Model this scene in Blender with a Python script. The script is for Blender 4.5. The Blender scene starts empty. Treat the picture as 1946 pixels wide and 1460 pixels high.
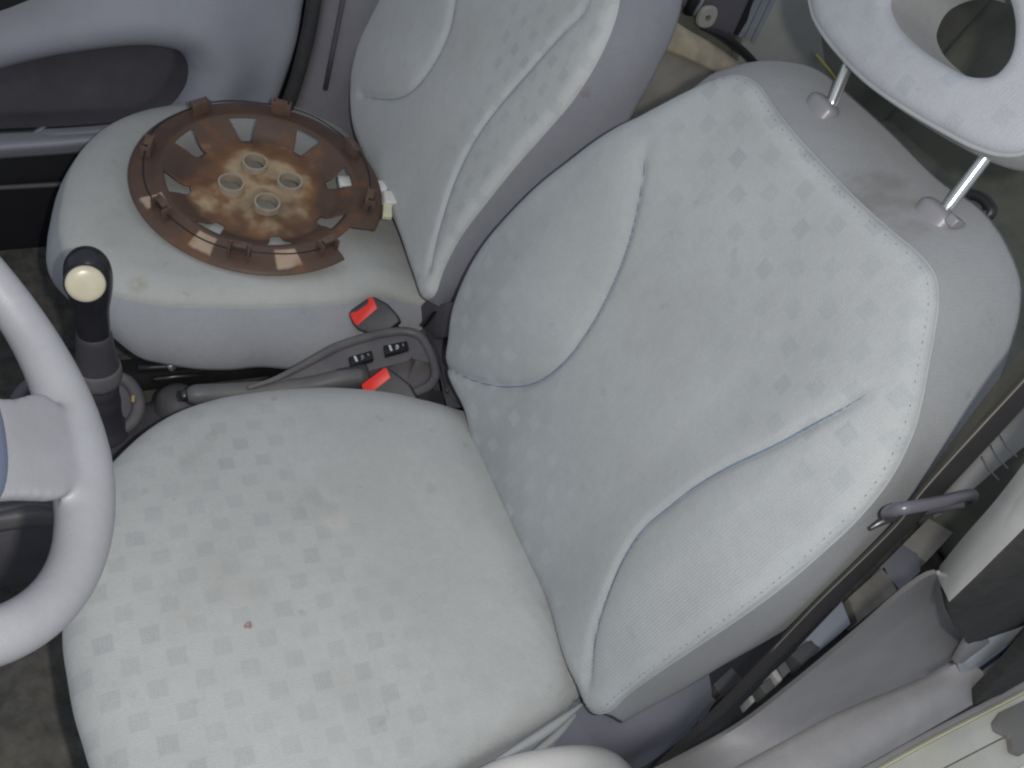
import bpy, bmesh, math, random
import numpy as np
from mathutils import Vector, Matrix
random.seed(7)
rng = np.random.default_rng(7)
S = bpy.context.scene
COL = S.collection
rad = math.radians

# ------------------------------------------------------------------ camera
CAM = np.array([-0.49081103, -0.57572737, 1.26824775])
RC = np.array([[0.9006981083525218, -0.3665938491465073, 0.23313486950290452],
               [-0.12164893552085476, -0.7279745998310437, -0.674725513440447],
               [0.4170664864225264, 0.5793633849051731, -0.7002810965136705]])   # rows: right, down, forward
FPX = 1690.258
cd = bpy.data.cameras.new('camera')
cam = bpy.data.objects.new('camera', cd)
COL.objects.link(cam)
cd.sensor_width = 36.0
cd.lens = FPX * 36.0 / 1946.0
cd.clip_start = 0.02
cd.clip_end = 60
M = Matrix.Identity(4)
for i in range(3):
    M[i][0] = RC[0][i]; M[i][1] = -RC[1][i]; M[i][2] = -RC[2][i]; M[i][3] = CAM[i]
cam.matrix_world = M
S.camera = cam

# ------------------------------------------------------------------ light
W = bpy.data.worlds.new('World'); S.world = W; W.use_nodes = True
bg = W.node_tree.nodes['Background']
bg.inputs['Color'].default_value = (0.80, 0.88, 1.0, 1)
bg.inputs['Strength'].default_value = 0.42
fl = bpy.data.lights.new('camera_flash', 'POINT')
fl.energy = 29.5
fl.color = (1.0, 0.965, 0.90)
fl.shadow_soft_size = 0.010
flo = bpy.data.objects.new('camera_flash', fl); COL.objects.link(flo)
flo.location = Vector(CAM + RC[0] * 0.062 - RC[1] * 0.012)
S.view_settings.view_transform = 'Standard'
S.view_settings.look = 'None'
S.view_settings.gamma = 1.0
S.view_settings.exposure = 0.0
S.cycles.filter_width = 2.2
S.cycles.max_bounces = 6

# ------------------------------------------------------------------ picture rays -> places in the car
def ray(u, v):
    return RC.T @ np.array([(u - 973.0) / FPX, (v - 730.0) / FPX, 1.0])
def onplane(u, v, p0, n):
    r = ray(u, v); n = np.asarray(n, float)
    return CAM + r * (n @ (np.asarray(p0, float) - CAM) / (n @ r))
def ony(u, v, y): return onplane(u, v, (0, y, 0), (0, 1, 0))
def onz(u, v, z): return onplane(u, v, (0, 0, z), (0, 0, 1))
def onx(u, v, x): return onplane(u, v, (x, 0, 0), (1, 0, 0))
def dist(u, v, d):
    r = ray(u, v); return CAM + r / np.linalg.norm(r) * d
def unit(v):
    v = np.asarray(v, float); return v / np.linalg.norm(v)

# ------------------------------------------------------------------ materials
def mat(name, color, rough=0.6, metal=0.0, mottle=0.08, mscale=14.0, bump=0.0, bscale=220.0, dirt=None, dscale=5.0,
        damount=0.35, spec=0.5, coat=0.0):
    m = bpy.data.materials.new(name); m.use_nodes = True
    nt = m.node_tree; N = nt.nodes; L = nt.links
    b = N['Principled BSDF']
    b.inputs['Roughness'].default_value = rough
    b.inputs['Metallic'].default_value = metal
    b.inputs['Specular IOR Level'].default_value = spec
    if coat: b.inputs['Coat Weight'].default_value = coat
    tc = N.new('ShaderNodeTexCoord')
    nz = N.new('ShaderNodeTexNoise'); nz.inputs['Scale'].default_value = mscale; nz.inputs['Detail'].default_value = 7
    nz.inputs['Roughness'].default_value = 0.62
    L.new(tc.outputs['Object'], nz.inputs['Vector'])
    mp = N.new('ShaderNodeMapRange'); mp.inputs['From Min'].default_value = 0.3; mp.inputs['From Max'].default_value = 0.7
    mp.inputs['To Min'].default_value = 1 - mottle; mp.inputs['To Max'].default_value = 1 + mottle
    L.new(nz.outputs['Fac'], mp.inputs['Value'])
    mx = N.new('ShaderNodeMix'); mx.data_type = 'RGBA'; mx.blend_type = 'MULTIPLY'
    mx.inputs['Factor'].default_value = 1.0
    mx.inputs[6].default_value = (*color, 1)
    L.new(mp.outputs['Result'], mx.inputs[7])
    out = mx.outputs[2]
    if dirt:
        n2 = N.new('ShaderNodeTexNoise'); n2.inputs['Scale'].default_value = dscale; n2.inputs['Detail'].default_value = 8
        L.new(tc.outputs['Object'], n2.inputs['Vector'])
        m2 = N.new('ShaderNodeMapRange'); m2.inputs['From Min'].default_value = 0.47; m2.inputs['From Max'].default_value = 0.72
        m2.inputs['To Max'].default_value = damount
        L.new(n2.outputs['Fac'], m2.inputs['Value'])
        mx2 = N.new('ShaderNodeMix'); mx2.data_type = 'RGBA'
        L.new(m2.outputs['Result'], mx2.inputs['Factor']); L.new(out, mx2.inputs[6]); mx2.inputs[7].default_value = (*dirt, 1)
        out = mx2.outputs[2]
    L.new(out, b.inputs['Base Color'])
    if bump:
        n3 = N.new('ShaderNodeTexNoise'); n3.inputs['Scale'].default_value = bscale; n3.inputs['Detail'].default_value = 3
        L.new(tc.outputs['Object'], n3.inputs['Vector'])
        bp = N.new('ShaderNodeBump'); bp.inputs['Strength'].default_value = bump; bp.inputs['Distance'].default_value = 0.001
        L.new(n3.outputs['Fac'], bp.inputs['Height']); L.new(bp.outputs['Normal'], b.inputs['Normal'])
    return m

class G:
    """tiny node helper for the fabric graphs"""
    def __init__(s, m): s.nt = m.node_tree; s.N = s.nt.nodes; s.L = s.nt.links
    def put(s, sock, v):
        if isinstance(v, (int, float)): sock.default_value = v
        elif isinstance(v, tuple): sock.default_value = v
        else: s.L.new(v, sock)
    def m(s, op, a, b=0.0, c=0.0):
        n = s.N.new('ShaderNodeMath'); n.operation = op
        s.put(n.inputs[0], a); s.put(n.inputs[1], b); s.put(n.inputs[2], c); return n.outputs[0]
    def rng(s, v, a, b, lo=0.0, hi=1.0, smooth=True):
        n = s.N.new('ShaderNodeMapRange'); n.interpolation_type = 'SMOOTHSTEP' if smooth else 'LINEAR'
        s.put(n.inputs['Value'], v); s.put(n.inputs['From Min'], a); s.put(n.inputs['From Max'], b)
        s.put(n.inputs['To Min'], lo); s.put(n.inputs['To Max'], hi); return n.outputs['Result']
    def mix(s, f, a, b, mode='MIX'):
        n = s.N.new('ShaderNodeMix'); n.data_type = 'RGBA'; n.blend_type = mode
        s.put(n.inputs['Factor'], f); s.put(n.inputs[6], a); s.put(n.inputs[7], b); return n.outputs[2]
    def noise(s, vec, scale, detail=6):
        n = s.N.new('ShaderNodeTexNoise'); n.inputs['Scale'].default_value = scale; n.inputs['Detail'].default_value = detail
        s.L.new(vec, n.inputs['Vector']); return n.outputs['Fac']

def fabric(name, color, dark=None, light=None, ribs='u', cord=None, cell=(0.062, 0.056), spots=(), stains=0.12, sq=0.0095, clip=None):
    """woven seat cloth; UV is the flat cloth in metres. dark / light = (cu, cv, lo, hi): where the woven squares show"""
    m = bpy.data.materials.new(name); m.use_nodes = True
    g = G(m); b = g.N['Principled BSDF']
    b.inputs['Roughness'].default_value = 0.92
    b.inputs['Specular IOR Level'].default_value = 0.18
    b.inputs['Sheen Weight'].default_value = 0.12
    tc = g.N.new('ShaderNodeTexCoord')
    sp = g.N.new('ShaderNodeSeparateXYZ'); g.L.new(tc.outputs['UV'], sp.inputs[0])
    u, v = sp.outputs[0], sp.outputs[1]
    u = g.m('ADD', u, g.m('MULTIPLY', g.m('SUBTRACT', g.noise(tc.outputs['UV'], 5.0, 2), 0.5), 0.012))
    v = g.m('ADD', v, g.m('MULTIPLY', g.m('SUBTRACT', g.noise(tc.outputs['Object'], 5.5, 2), 0.5), 0.012))
    nz = g.noise(tc.outputs['Object'], 7.0, 7)
    col = g.mix(1.0, (*color, 1), g.rng(nz, 0.3, 0.72, 0.95, 1.05), 'MULTIPLY')
    col = g.mix(1.0, col, g.rng(g.noise(tc.outputs['Object'], 520.0, 2), 0.25, 0.75, 0.94, 1.06, False), 'MULTIPLY')
    col = g.mix(1.0, col, g.rng(g.noise(tc.outputs['Object'], 70.0, 4), 0.25, 0.75, 0.97, 1.03, False), 'MULTIPLY')
    # fine cord
    w = u if ribs == 'u' else v
    rib = g.m('SINE', g.m('MULTIPLY', w, 2 * math.pi / 0.0036))
    col = g.mix(1.0, col, g.rng(rib, -1.0, 1.0, 0.990, 1.010, False), 'MULTIPLY')
    if dark or light:
        masks = []; wn_first = None
        for k in (0.0, 0.5):
            cu = g.m('ADD', g.m('DIVIDE', u, cell[0]), 20 + k); cv = g.m('ADD', g.m('DIVIDE', v, cell[1]), 20 + k)
            du = g.m('MULTIPLY', g.m('ABSOLUTE', g.m('SUBTRACT', g.m('FRACT', cu), 0.5)), cell[0])
            dv = g.m('MULTIPLY', g.m('ABSOLUTE', g.m('SUBTRACT', g.m('FRACT', cv), 0.5)), cell[1])
            box = g.rng(g.m('MAXIMUM', du, dv), sq - 0.0018, sq + 0.0012, 1.0, 0.0)
            wn = g.N.new('ShaderNodeTexWhiteNoise'); wn.noise_dimensions = '2D'
            cx = g.N.new('ShaderNodeCombineXYZ'); g.put(cx.inputs[0], g.m('FLOOR', cu)); g.put(cx.inputs[1], g.m('ADD', g.m('FLOOR', cv), k * 80))
            g.L.new(cx.outputs[0], wn.inputs['Vector'])
            masks.append(g.m('MULTIPLY', box, g.rng(wn.outputs['Value'], 0, 1, 0.5, 1.0, False)))
        sqm = g.m('MAXIMUM', *masks)
        weave = g.rng(g.m('SINE', g.m('MULTIPLY', v if ribs == 'u' else u, 2 * math.pi / 0.0042)), -1, 1, 0.7, 1.0, False)
        sqm = g.m('MULTIPLY', g.m('MULTIPLY', sqm, weave), g.rng(g.noise(tc.outputs['Object'], 6.5, 4), 0.36, 0.62, 0.50, 1.0))
        wob = g.m('MULTIPLY', g.m('SUBTRACT', g.noise(tc.outputs['UV'], 9.0, 3), 0.5), 0.12)
        for spec, tint in ((dark, (0.83, 0.85, 0.865, 1)), (light, (1.27, 1.26, 1.23, 1))):
            if spec:
                q = g.m('ADD', g.m('ADD', g.m('MULTIPLY', u, spec[0]), g.m('MULTIPLY', v, spec[1])), wob)
                if spec is light: col = g.mix(g.m('MULTIPLY', g.rng(q, spec[2], spec[3]), 0.75), col, g.mix(1.0, col, (0.86, 0.88, 0.90, 1), 'MULTIPLY'))
                f = g.m('MULTIPLY', g.rng(q, spec[2], spec[3]), sqm)
                col = g.mix(f, col, g.mix(1.0, col, tint, 'MULTIPLY'))
    # ingrained dirt
    n2 = g.noise(tc.outputs['Object'], 4.2, 9)
    col = g.mix(g.rng(n2, 0.50, 0.78, 0.0, stains), col, (0.20, 0.165, 0.13, 1))
    n4 = g.noise(tc.outputs['Object'], 38.0, 4)
    col = g.mix(g.rng(n4, 0.66, 0.80, 0.0, stains * 1.3), col, (0.16, 0.12, 0.10, 1))
    for (p, r, c, amt, hard) in spots:            # stains with a place and a shape of their own
        vm = g.N.new('ShaderNodeVectorMath'); vm.operation = 'DISTANCE'
        g.L.new(tc.outputs['Object'], vm.inputs[0]); vm.inputs[1].default_value = tuple(p)
        dd = g.m('ADD', vm.outputs['Value'], g.m('MULTIPLY', g.m('SUBTRACT', g.noise(tc.outputs['Object'], 0.9 / r, 5), 0.5), r * 1.6))
        f = g.m('MULTIPLY', g.rng(dd, r, r * hard, 0.0, amt), g.rng(g.noise(tc.outputs['Object'], 2.2 / r, 6), 0.30, 0.62, 0.35, 1.0))
        col = g.mix(f, col, (*c, 1))
    g.L.new(col, b.inputs['Base Color'])
    fine = g.noise(tc.outputs['Object'], 420.0, 2)
    wrk = g.noise(tc.outputs['Object'], 24.0, 4)
    amp = 0.075 if cord is None else g.rng(g.m('ADD', g.m('MULTIPLY', u, cord[0]), g.m('MULTIPLY', v, cord[1])), cord[2], cord[3], 0.06, 0.42)
    hgt = g.m('ADD', g.m('ADD', g.m('MULTIPLY', rib, amp), g.m('MULTIPLY', fine, 0.7)), g.m('MULTIPLY', wrk, 2.2))
    bp = g.N.new('ShaderNodeBump'); bp.inputs['Strength'].default_value = 0.45; bp.inputs['Distance'].default_value = 0.0011
    g.L.new(hgt, bp.inputs['Height']); g.L.new(bp.outputs['Normal'], b.inputs['Normal'])
    return m

# ------------------------------------------------------------------ objects
THINGS = {}
def tag(o, label=None, cat=None, group=None, kind=None):
    if label: o['label'] = label
    if cat: o['category'] = cat
    if group: o['group'] = group
    if kind: o['kind'] = kind
    return o
def thing(name, loc, label, cat, group=None):
    o = bpy.data.objects.new(name, None); COL.objects.link(o)
    o.location = Vector(np.asarray(loc, float)); o.empty_display_size = 0.05
    o['origin'] = [float(x) for x in loc]
    return tag(o, label, cat, group, 'thing')
def part(name, geo, m, parent=None, smooth=True, base=None, kind=None, label=None, autosmooth=None):
    """geo = (verts, faces[, uvs]) in world space -> mesh object under parent"""
    V = np.asarray(geo[0], float); F = geo[1]
    root = parent
    off = np.zeros(3)
    while root is not None:
        off = np.array(root['origin']) if 'origin' in root.keys() else off
        root = root.parent
    me = bpy.data.meshes.new(name)
    me.from_pydata([tuple(p) for p in (V - off)], [], [tuple(int(i) for i in f) for f in F])
    if len(geo) > 2 and geo[2] is not None:
        ul = me.uv_layers.new(name='UVMap'); uv = np.asarray(geo[2], float)
        idx = np.empty(len(me.loops), dtype=np.int32); me.loops.foreach_get('vertex_index', idx)
        ul.data.foreach_set('uv', uv[idx].astype(np.float32).ravel())
    me.validate(); me.update()
    bm = bmesh.new(); bm.from_mesh(me)
    bmesh.ops.recalc_face_normals(bm, faces=bm.faces)
    bm.to_mesh(me); bm.free()
    if smooth:
        me.polygons.foreach_set('use_smooth', [True] * len(me.polygons))
        if autosmooth: me.set_sharp_from_angle(angle=rad(autosmooth))
    me.materials.append(m)
    o = bpy.data.objects.new(name, me); COL.objects.link(o)
    if parent is not None: o.parent = parent
    if kind: o['kind'] = kind
    if label: o['label'] = label
    return o

def join(*geos):
    V = []; F = []; U = []; k = 0
    for g_ in geos:
        V += [tuple(p) for p in g_[0]]; F += [tuple(i + k for i in f) for f in g_[1]]; k = len(V)
    return V, F

def hermite(pts, n, closed=True, extra=None):
    """smooth curve through pts (chord parameter); the same parameter on extra"""
    P = np.asarray(pts, float); E = None if extra is None else np.asarray(extra, float)
    A = P if E is None else np.hstack([P, E])
    if closed: A = np.vstack([A[-1], A, A[0], A[1]])
    else: A = np.vstack([2 * A[0] - A[1], A, 2 * A[-1] - A[-2]])
    d = P.shape[1]
    t = np.concatenate([[0], np.cumsum(np.maximum(np.linalg.norm(np.diff(A[:, :d], axis=0), axis=1) ** 0.75, 1e-6))])
    s = np.linspace(t[1], t[-2], n, endpoint=not closed)
    i = np.clip(np.searchsorted(t, s, side='right') - 1, 1, len(t) - 3)
    m = np.zeros_like(A)
    for k in range(1, len(A) - 1):
        m[k] = ((A[k] - A[k - 1]) / (t[k] - t[k - 1]) * (t[k + 1] - t[k]) + (A[k + 1] - A[k]) / (t[k + 1] - t[k]) * (t[k] - t[k - 1])) / (t[k + 1] - t[k - 1])
    m[0] = m[1]; m[-1] = m[-2]
    h = (t[i + 1] - t[i])[:, None]; x = ((s - t[i]) / (t[i + 1] - t[i]))[:, None]
    out = (2 * x**3 - 3 * x**2 + 1) * A[i] + (x**3 - 2 * x**2 + x) * h * m[i] + (-2 * x**3 + 3 * x**2) * A[i + 1] + (x**3 - x**2) * h * m[i + 1]
    return (out[:, :d], out[:, d:]) if E is not None else out

def segdist(P, Q, closed=False):
    """distance of points P to polyline Q"""
    A = Q if not closed else np.vstack([Q, Q[:1]])
    best = np.full(len(P), 1e9); arg = np.zeros(len(P))
    for k in range(len(A) - 1):
        a, b = A[k], A[k + 1]; ab = b - a
        t = np.clip(((P - a) @ ab) / max(ab @ ab, 1e-12), 0, 1)
        d = np.linalg.norm(P - (a + t[:, None] * ab), axis=1)
        upd = d < best; best[upd] = d[upd]; arg[upd] = (k + t[upd]) / (len(A) - 1)
    return best, arg
def inside(P, Q):
    r = np.zeros(len(P), bool); j = len(Q) - 1
    for i in range(len(Q)):
        a, b = Q[i], Q[j]
        c = ((a[1] > P[:, 1]) != (b[1] > P[:, 1]))
        with np.errstate(divide='ignore', invalid='ignore'):
            x = (b[0] - a[0]) * (P[:, 1] - a[1]) / (b[1] - a[1] + 1e-15) + a[0]
        r ^= c & (P[:, 0] < x); j = i
    return r
def sstep(x, a, b):
    t = np.clip((x - a) / (b - a), 0, 1); return t * t * (3 - 2 * t)

class Frame:
    def __init__(s, o, ea, eb):
        s.o = np.asarray(o, float); s.ea = unit(ea); s.eb = unit(eb); s.n = np.cross(s.ea, s.eb)
    def w(s, ab, h=0.0):
        ab = np.atleast_2d(ab); h = np.broadcast_to(np.asarray(h, float), (len(ab),))
        return s.o + ab[:, :1] * s.ea + ab[:, 1:2] * s.eb + h[:, None] * s.n
    def ab(s, px, hf=None, off=0.0):
        out = []
        for (u, v) in px:
            h = off; q = None
            for _ in range(5 if hf is not None else 1):
                p = onplane(u, v, s.o + s.n * h, s.n) - s.o
                q = np.array([p @ s.ea, p @ s.eb])
                if hf is not None: h = off + float(hf(q[None])[0])
            out.append(q)
        return np.array(out)

def rings(fr, O, center, hf, R, D, K=70, hole=None):
    """dished surface inside outline O (N,2): rings shrinking on to centre (or on to a hole outline)"""
    N = len(O); ts = np.linspace(0, 1, K + 1) ** 1.25
    V = []; UV = []
    for k, t in enumerate(ts):
        tgt = np.repeat(np.asarray(center)[None], N, 0) if hole is None else hole
        P = O * (1 - t) + tgt * t
        if hole is None and k == K: P = np.asarray(center)[None]
        V.append(P)
    A = np.vstack(V)
    d, _ = segdist(A, O, True)
    d[:N] = 0
    if hole is not None:
        d2, _ = segdist(A, hole, True); d2[-N:] = 0; d = np.minimum(d, d2 * 1.0)
    x = np.clip(d / R, 0, 1)
    roll = -D * (1 - np.sqrt(np.clip(1 - (1 - x) ** 2, 0, 1)))
    H = hf(A) + roll
    F = []
    for k in range(K if hole is not None else K - 1):
        for i in range(N):
            j = (i + 1) % N; F.append((k * N + i, k * N + j, (k + 1) * N + j, (k + 1) * N + i))
    if hole is None:
        c = K * N
        for i in range(N): F.append(((K - 1) * N + i, (K - 1) * N + (i + 1) % N, c))
    return fr.w(A, H), F, A

def strip(S_, B_, bulge, out, M=12, power=0.8, closed=True, cap=True, uvscale=True):
    """wall of cloth from seam loop S_ to back loop B_, swelling outwards"""
    N = len(S_); V = []
    for t in np.linspace(0, 1, M + 1):
        e = np.sin(np.pi * t) ** power
        V.append(S_ * (1 - t) + B_ * t + out * (bulge * e)[:, None] if np.ndim(bulge) else S_ * (1 - t) + B_ * t + out * bulge * e)
    A = np.vstack(V); F = []
    nn = N if closed else N - 1
    for k in range(M):
        for i in range(nn):
            j = (i + 1) % N; F.append((k * N + i, k * N + j, (k + 1) * N + j, (k + 1) * N + i))
    per = np.concatenate([[0], np.cumsum(np.linalg.norm(np.diff(S_, axis=0), axis=1))])
    UV = np.vstack([np.stack([per, np.full(N, t * 0.12)], 1) for t in np.linspace(0, 1, M + 1)])
    if cap:
        c = B_.mean(0); k0 = len(A)
        ins = c + (B_ - c) * 0.5
        A = np.vstack([A, ins, c[None]]); UV = np.vstack([UV, np.zeros((N + 1, 2))])
        for i in range(N):
            j = (i + 1) % N
            F.append((M * N + i, M * N + j, k0 + j, k0 + i)); F.append((k0 + i, k0 + j, k0 + N))
    return A, F, UV

def tube(path, r, seg=10, closed=False, caps=True, flat=None):
    """round bar along path; r number or list; flat=(normal, ratio) squashes it along normal"""
    P = np.asarray(path, float); n = len(P)
    r = np.broadcast_to(np.asarray(r, float), (n,))
    T = np.gradient(P, axis=0) if not closed else (np.roll(P, -1, 0) - np.roll(P, 1, 0))
    T /= np.maximum(np.linalg.norm(T, axis=1), 1e-9)[:, None]
    ref = np.array([0, 0, 1.0]) if flat is None else unit(flat[0])
    if flat is None and abs(T[0] @ ref) > 0.9: ref = np.array([0, 1.0, 0])
    V = []; 
    for i in range(n):
        a = np.cross(T[i], ref); a = unit(a) if np.linalg.norm(a) > 1e-6 else unit(np.cross(T[i], [1, 0, 0.3]))
        b = np.cross(a, T[i])
        if flat is None: ref = b
        for k in range(seg):
            th = 2 * math.pi * k / seg
            V.append(P[i] + r[i] * (math.cos(th) * a + math.sin(th) * b * (1 if flat is None else flat[1])))
    F = []
    for i in range(n if closed else n - 1):
        for k in range(seg):
            k2 = (k + 1) % seg; i2 = (i + 1) % n
            F.append((i * seg + k, i * seg + k2, i2 * seg + k2, i2 * seg + k))
    if caps and not closed:
        F.append(tuple(range(seg))); F.append(tuple((n - 1) * seg + k for k in range(seg)))
    return V, F

def lathe(p0, axis, prof, seg=28, ref=(1, 0, 0), sq=1.0):
    ax = unit(axis); a = unit(np.cross(ax, ref)); b = np.cross(ax, a)
    V = []; F = []
    for (h, r) in prof:
        for k in range(seg):
            th = 2 * math.pi * k / seg
            V.append(np.asarray(p0) + ax * h + r * (math.cos(th) * a * sq + math.sin(th) * b))
    for i in range(len(prof) - 1):
        for k in range(seg):
            k2 = (k + 1) % seg; F.append((i * seg + k, i * seg + k2, (i + 1) * seg + k2, (i + 1) * seg + k))
    F.append(tuple(range(seg))); F.append(tuple((len(prof) - 1) * seg + k for k in range(seg)))
    return V, F

def bev(geo, w, seg=2, ang=30):
    """round the edges of a hard solid"""
    bm = bmesh.new()
    vs = [bm.verts.new(tuple(p)) for p in geo[0]]
    for f in geo[1]:
        try: bm.faces.new([vs[i] for i in f])
        except ValueError: pass
    bmesh.ops.recalc_face_normals(bm, faces=bm.faces)
    es = [e for e in bm.edges if len(e.link_faces) == 2 and e.calc_face_angle(0) > rad(ang)]
    bmesh.ops.bevel(bm, geom=es, offset=w, segments=seg, profile=0.6, affect='EDGES', clamp_overlap=True)
    bm.verts.index_update()
    V = [tuple(v.co) for v in bm.verts]; F = [tuple(v.index for v in f.verts) for f in bm.faces]
    bm.free(); return V, F

def prism(P, d, w=0.0, seg=2):
    """solid from a planar loop P pushed along vector d"""
    P = np.asarray(P, float); n = len(P); Q = P + np.asarray(d, float)
    V = [tuple(p) for p in P] + [tuple(q) for q in Q]
    F = [tuple(range(n)), tuple(range(2 * n - 1, n - 1, -1))] + [(i, (i + 1) % n, n + (i + 1) % n, n + i) for i in range(n)]
    return bev((V, F), w, seg) if w else (V, F)

def box(c, ax, ay, az, w=0.0, seg=2):
    """box about c with half-edge vectors"""
    c = np.asarray(c, float); ax, ay, az = (np.asarray(q, float) for q in (ax, ay, az))
    V = [tuple(c + i * ax + j * ay + k * az) for k in (-1, 1) for j in (-1, 1) for i in (-1, 1)]
    F = [(0, 1, 3, 2), (4, 5, 7, 6), (0, 1, 5, 4), (2, 3, 7, 6), (0, 2, 6, 4), (1, 3, 7, 5)]
    return bev((V, F), w, seg) if w else (V, F)

def loft(curves, n=24, thick=None):
    """smooth sheet through open curves (each list of 3-D points)"""
    C = [hermite(c, n, False) for c in curves]
    m = len(C); A = np.vstack(C)
    if m > 2:
        rows = np.stack(C)                      # m,n,3
        mm = (m - 1) * 4 + 1
        cols = [hermite(rows[:, i], mm, False) for i in range(n)]
        A = np.stack(cols, 1).reshape(-1, 3); m = mm
    F = [(k * n + i, k * n + i + 1, (k + 1) * n + i + 1, (k + 1) * n + i) for k in range(m - 1) for i in range(n - 1)]
    if thick is not None:
        t = np.asarray(thick, float); k0 = len(A); A = np.vstack([A, A + t])
        F += [tuple(k0 + i for i in reversed(f)) for f in F]
        edge = [i for i in range(n)] + [k * n + n - 1 for k in range(1, m)] + [(m - 1) * n + i for i in range(n - 2, -1, -1)] + [k * n for k in range(m - 2, 0, -1)]
        F += [(edge[i], edge[(i + 1) % len(edge)], k0 + edge[(i + 1) % len(edge)], k0 + edge[i]) for i in range(len(edge))]
    return A, F

# ================================================================== materials used
C_FAB = (0.372, 0.393, 0.409)
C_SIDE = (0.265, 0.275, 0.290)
M_wheel = mat('grey_wheel_plastic', (0.312, 0.320, 0.352), 0.48, mottle=0.06, mscale=30, bump=0.25, bscale=520, dirt=(0.25, 0.24, 0.25), dscale=10, damount=0.35)
M_hub = mat('blue_grey_pad', (0.12, 0.15, 0.22), 0.5, bump=0.2, bscale=500)
M_dark = mat('dark_console_plastic', (0.088, 0.086, 0.100), 0.6, mottle=0.18, mscale=20, bump=0.3, bscale=500, dirt=(0.15, 0.14, 0.125), dscale=9, damount=0.3)
M_dark2 = mat('darker_plastic', (0.052, 0.050, 0.062), 0.5, mottle=0.15, bump=0.2, bscale=500, dirt=(0.12, 0.11, 0.10), dscale=11, damount=0.2)
M_black = mat('black_plastic', (0.018, 0.018, 0.022), 0.45, mottle=0.1)
M_knob = mat('black_gloss_knob', (0.020, 0.020, 0.026), 0.28, mottle=0.1, bump=0.1, bscale=400)
M_cream = mat('cream_badge', (0.64, 0.60, 0.45), 0.30, mottle=0.04, dirt=(0.35, 0.25, 0.2), dscale=30, damount=0.3)
M_lever = mat('lever_grip', (0.13, 0.13, 0.135), 0.5, mottle=0.15, bump=0.3, bscale=400, dirt=(0.2, 0.18, 0.16), dscale=16)
M_red = mat('red_button', (0.80, 0.022, 0.012), 0.45, mottle=0.05)
M_buckle = mat('buckle_black', (0.030, 0.032, 0.040), 0.5, mottle=0.15, dirt=(0.12, 0.11, 0.10), dscale=20, damount=0.25)
M_chrome = mat('bright_steel', (0.72, 0.74, 0.74), 0.24, metal=0.9, mottle=0.05)
M_steel = mat('dark_steel', (0.10, 0.10, 0.10), 0.35, metal=0.8, mottle=0.2)
M_guide = mat('headrest_guide_plastic', (0.22, 0.22, 0.245), 0.33, mottle=0.06)
M_shield = mat('seat_shield_plastic', (0.235, 0.24, 0.29), 0.30, mottle=0.06, bump=0.12, bscale=500)
M_trim = mat('grey_trim_plastic', (0.285, 0.28, 0.292), 0.55, mottle=0.07, mscale=20, bump=0.5, bscale=520, dirt=(0.26, 0.25, 0.24), dscale=60, damount=0.16)
M_sill = mat('sill_trim_plastic', (0.365, 0.36, 0.372), 0.55, mottle=0.07, mscale=20, bump=0.7, bscale=430, dirt=(0.28, 0.27, 0.26), dscale=50, damount=0.16)
M_door = mat('door_panel_plastic', (0.295, 0.305, 0.355), 0.6, mottle=0.08, mscale=9, bump=0.3, bscale=300)
M_doorhole = mat('door_pocket_lining', (0.085, 0.084, 0.100), 0.9, mottle=0.15)
M_carpet = mat('floor_carpet', (0.095, 0.092, 0.086), 0.98, mottle=0.35, mscale=40, bump=1.0, bscale=300, dirt=(0.20, 0.175, 0.14), dscale=18, damount=0.4, spec=0.05)
M_rubber = mat('black_rubber', (0.034, 0.034, 0.035), 0.75, mottle=0.3, mscale=60, bump=0.6, bscale=260, dirt=(0.06, 0.06, 0.055), dscale=20)
M_belt = mat('belt_webbing', (0.024, 0.023, 0.025), 0.72, mottle=0.15, bump=0.5, bscale=700, dirt=(0.045, 0.042, 0.038), dscale=9)
M_beltedge = mat('belt_edge', (0.15, 0.14, 0.125), 0.8, mottle=0.15)
M_white = mat('white_body_paint', (0.80, 0.80, 0.78), 0.3, mottle=0.05, dirt=(0.6, 0.58, 0.54), dscale=14, damount=0.25, coat=0.4)
M_bluewhite = mat('painted_sill', (0.66, 0.71, 0.77), 0.3, mottle=0.05, coat=0.4)
M_alu = mat('zinc_sill_plate', (0.62, 0.62, 0.56), 0.42, metal=0.25, mottle=0.12, mscale=12, dirt=(0.55, 0.52, 0.33), dscale=7, damount=0.5)
M_rear = mat('rear_seat_cloth', (0.205, 0.208, 0.175), 0.95, mottle=0.25, mscale=8, bump=0.5, bscale=300, spec=0.1, dirt=(0.17, 0.165, 0.14), dscale=4, damount=0.6)
M_rearside = mat('rear_side_trim', (0.36, 0.36, 0.34), 0.8, mottle=0.1, mscale=8)
M_reardark = mat('rear_floor_cover', (0.32, 0.295, 0.26), 0.9, mottle=0.2, mscale=10)
M_tan = mat('tan_dusty_ledge', (0.48, 0.41, 0.30), 0.8, mottle=0.3, mscale=10, dirt=(0.22, 0.19, 0.16), dscale=12, damount=0.7)
M_blue = mat('blue_grey_strip', (0.26, 0.29, 0.35), 0.6, mottle=0.15)
M_beige = mat('beige_bracket', (0.42, 0.41, 0.37), 0.5, mottle=0.1)
M_straw = mat('yellow_straw', (0.55, 0.52, 0.18), 0.7, mottle=0.1)
M_paper = mat('white_clip_plastic', (0.80, 0.80, 0.78), 0.35, mottle=0.04)
M_yellowish = mat('yellowed_clip_plastic', (0.74, 0.72, 0.52), 0.35, mottle=0.04)
M_tray = mat('console_tray_plastic', (0.135, 0.128, 0.140), 0.5, mottle=0.2, mscale=16, bump=0.25, bscale=500, dirt=(0.20, 0.185, 0.165), dscale=12, damount=0.45)
M_mark = mat('white_marking', (0.70, 0.72, 0.70), 0.5, mottle=0.02)
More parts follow.
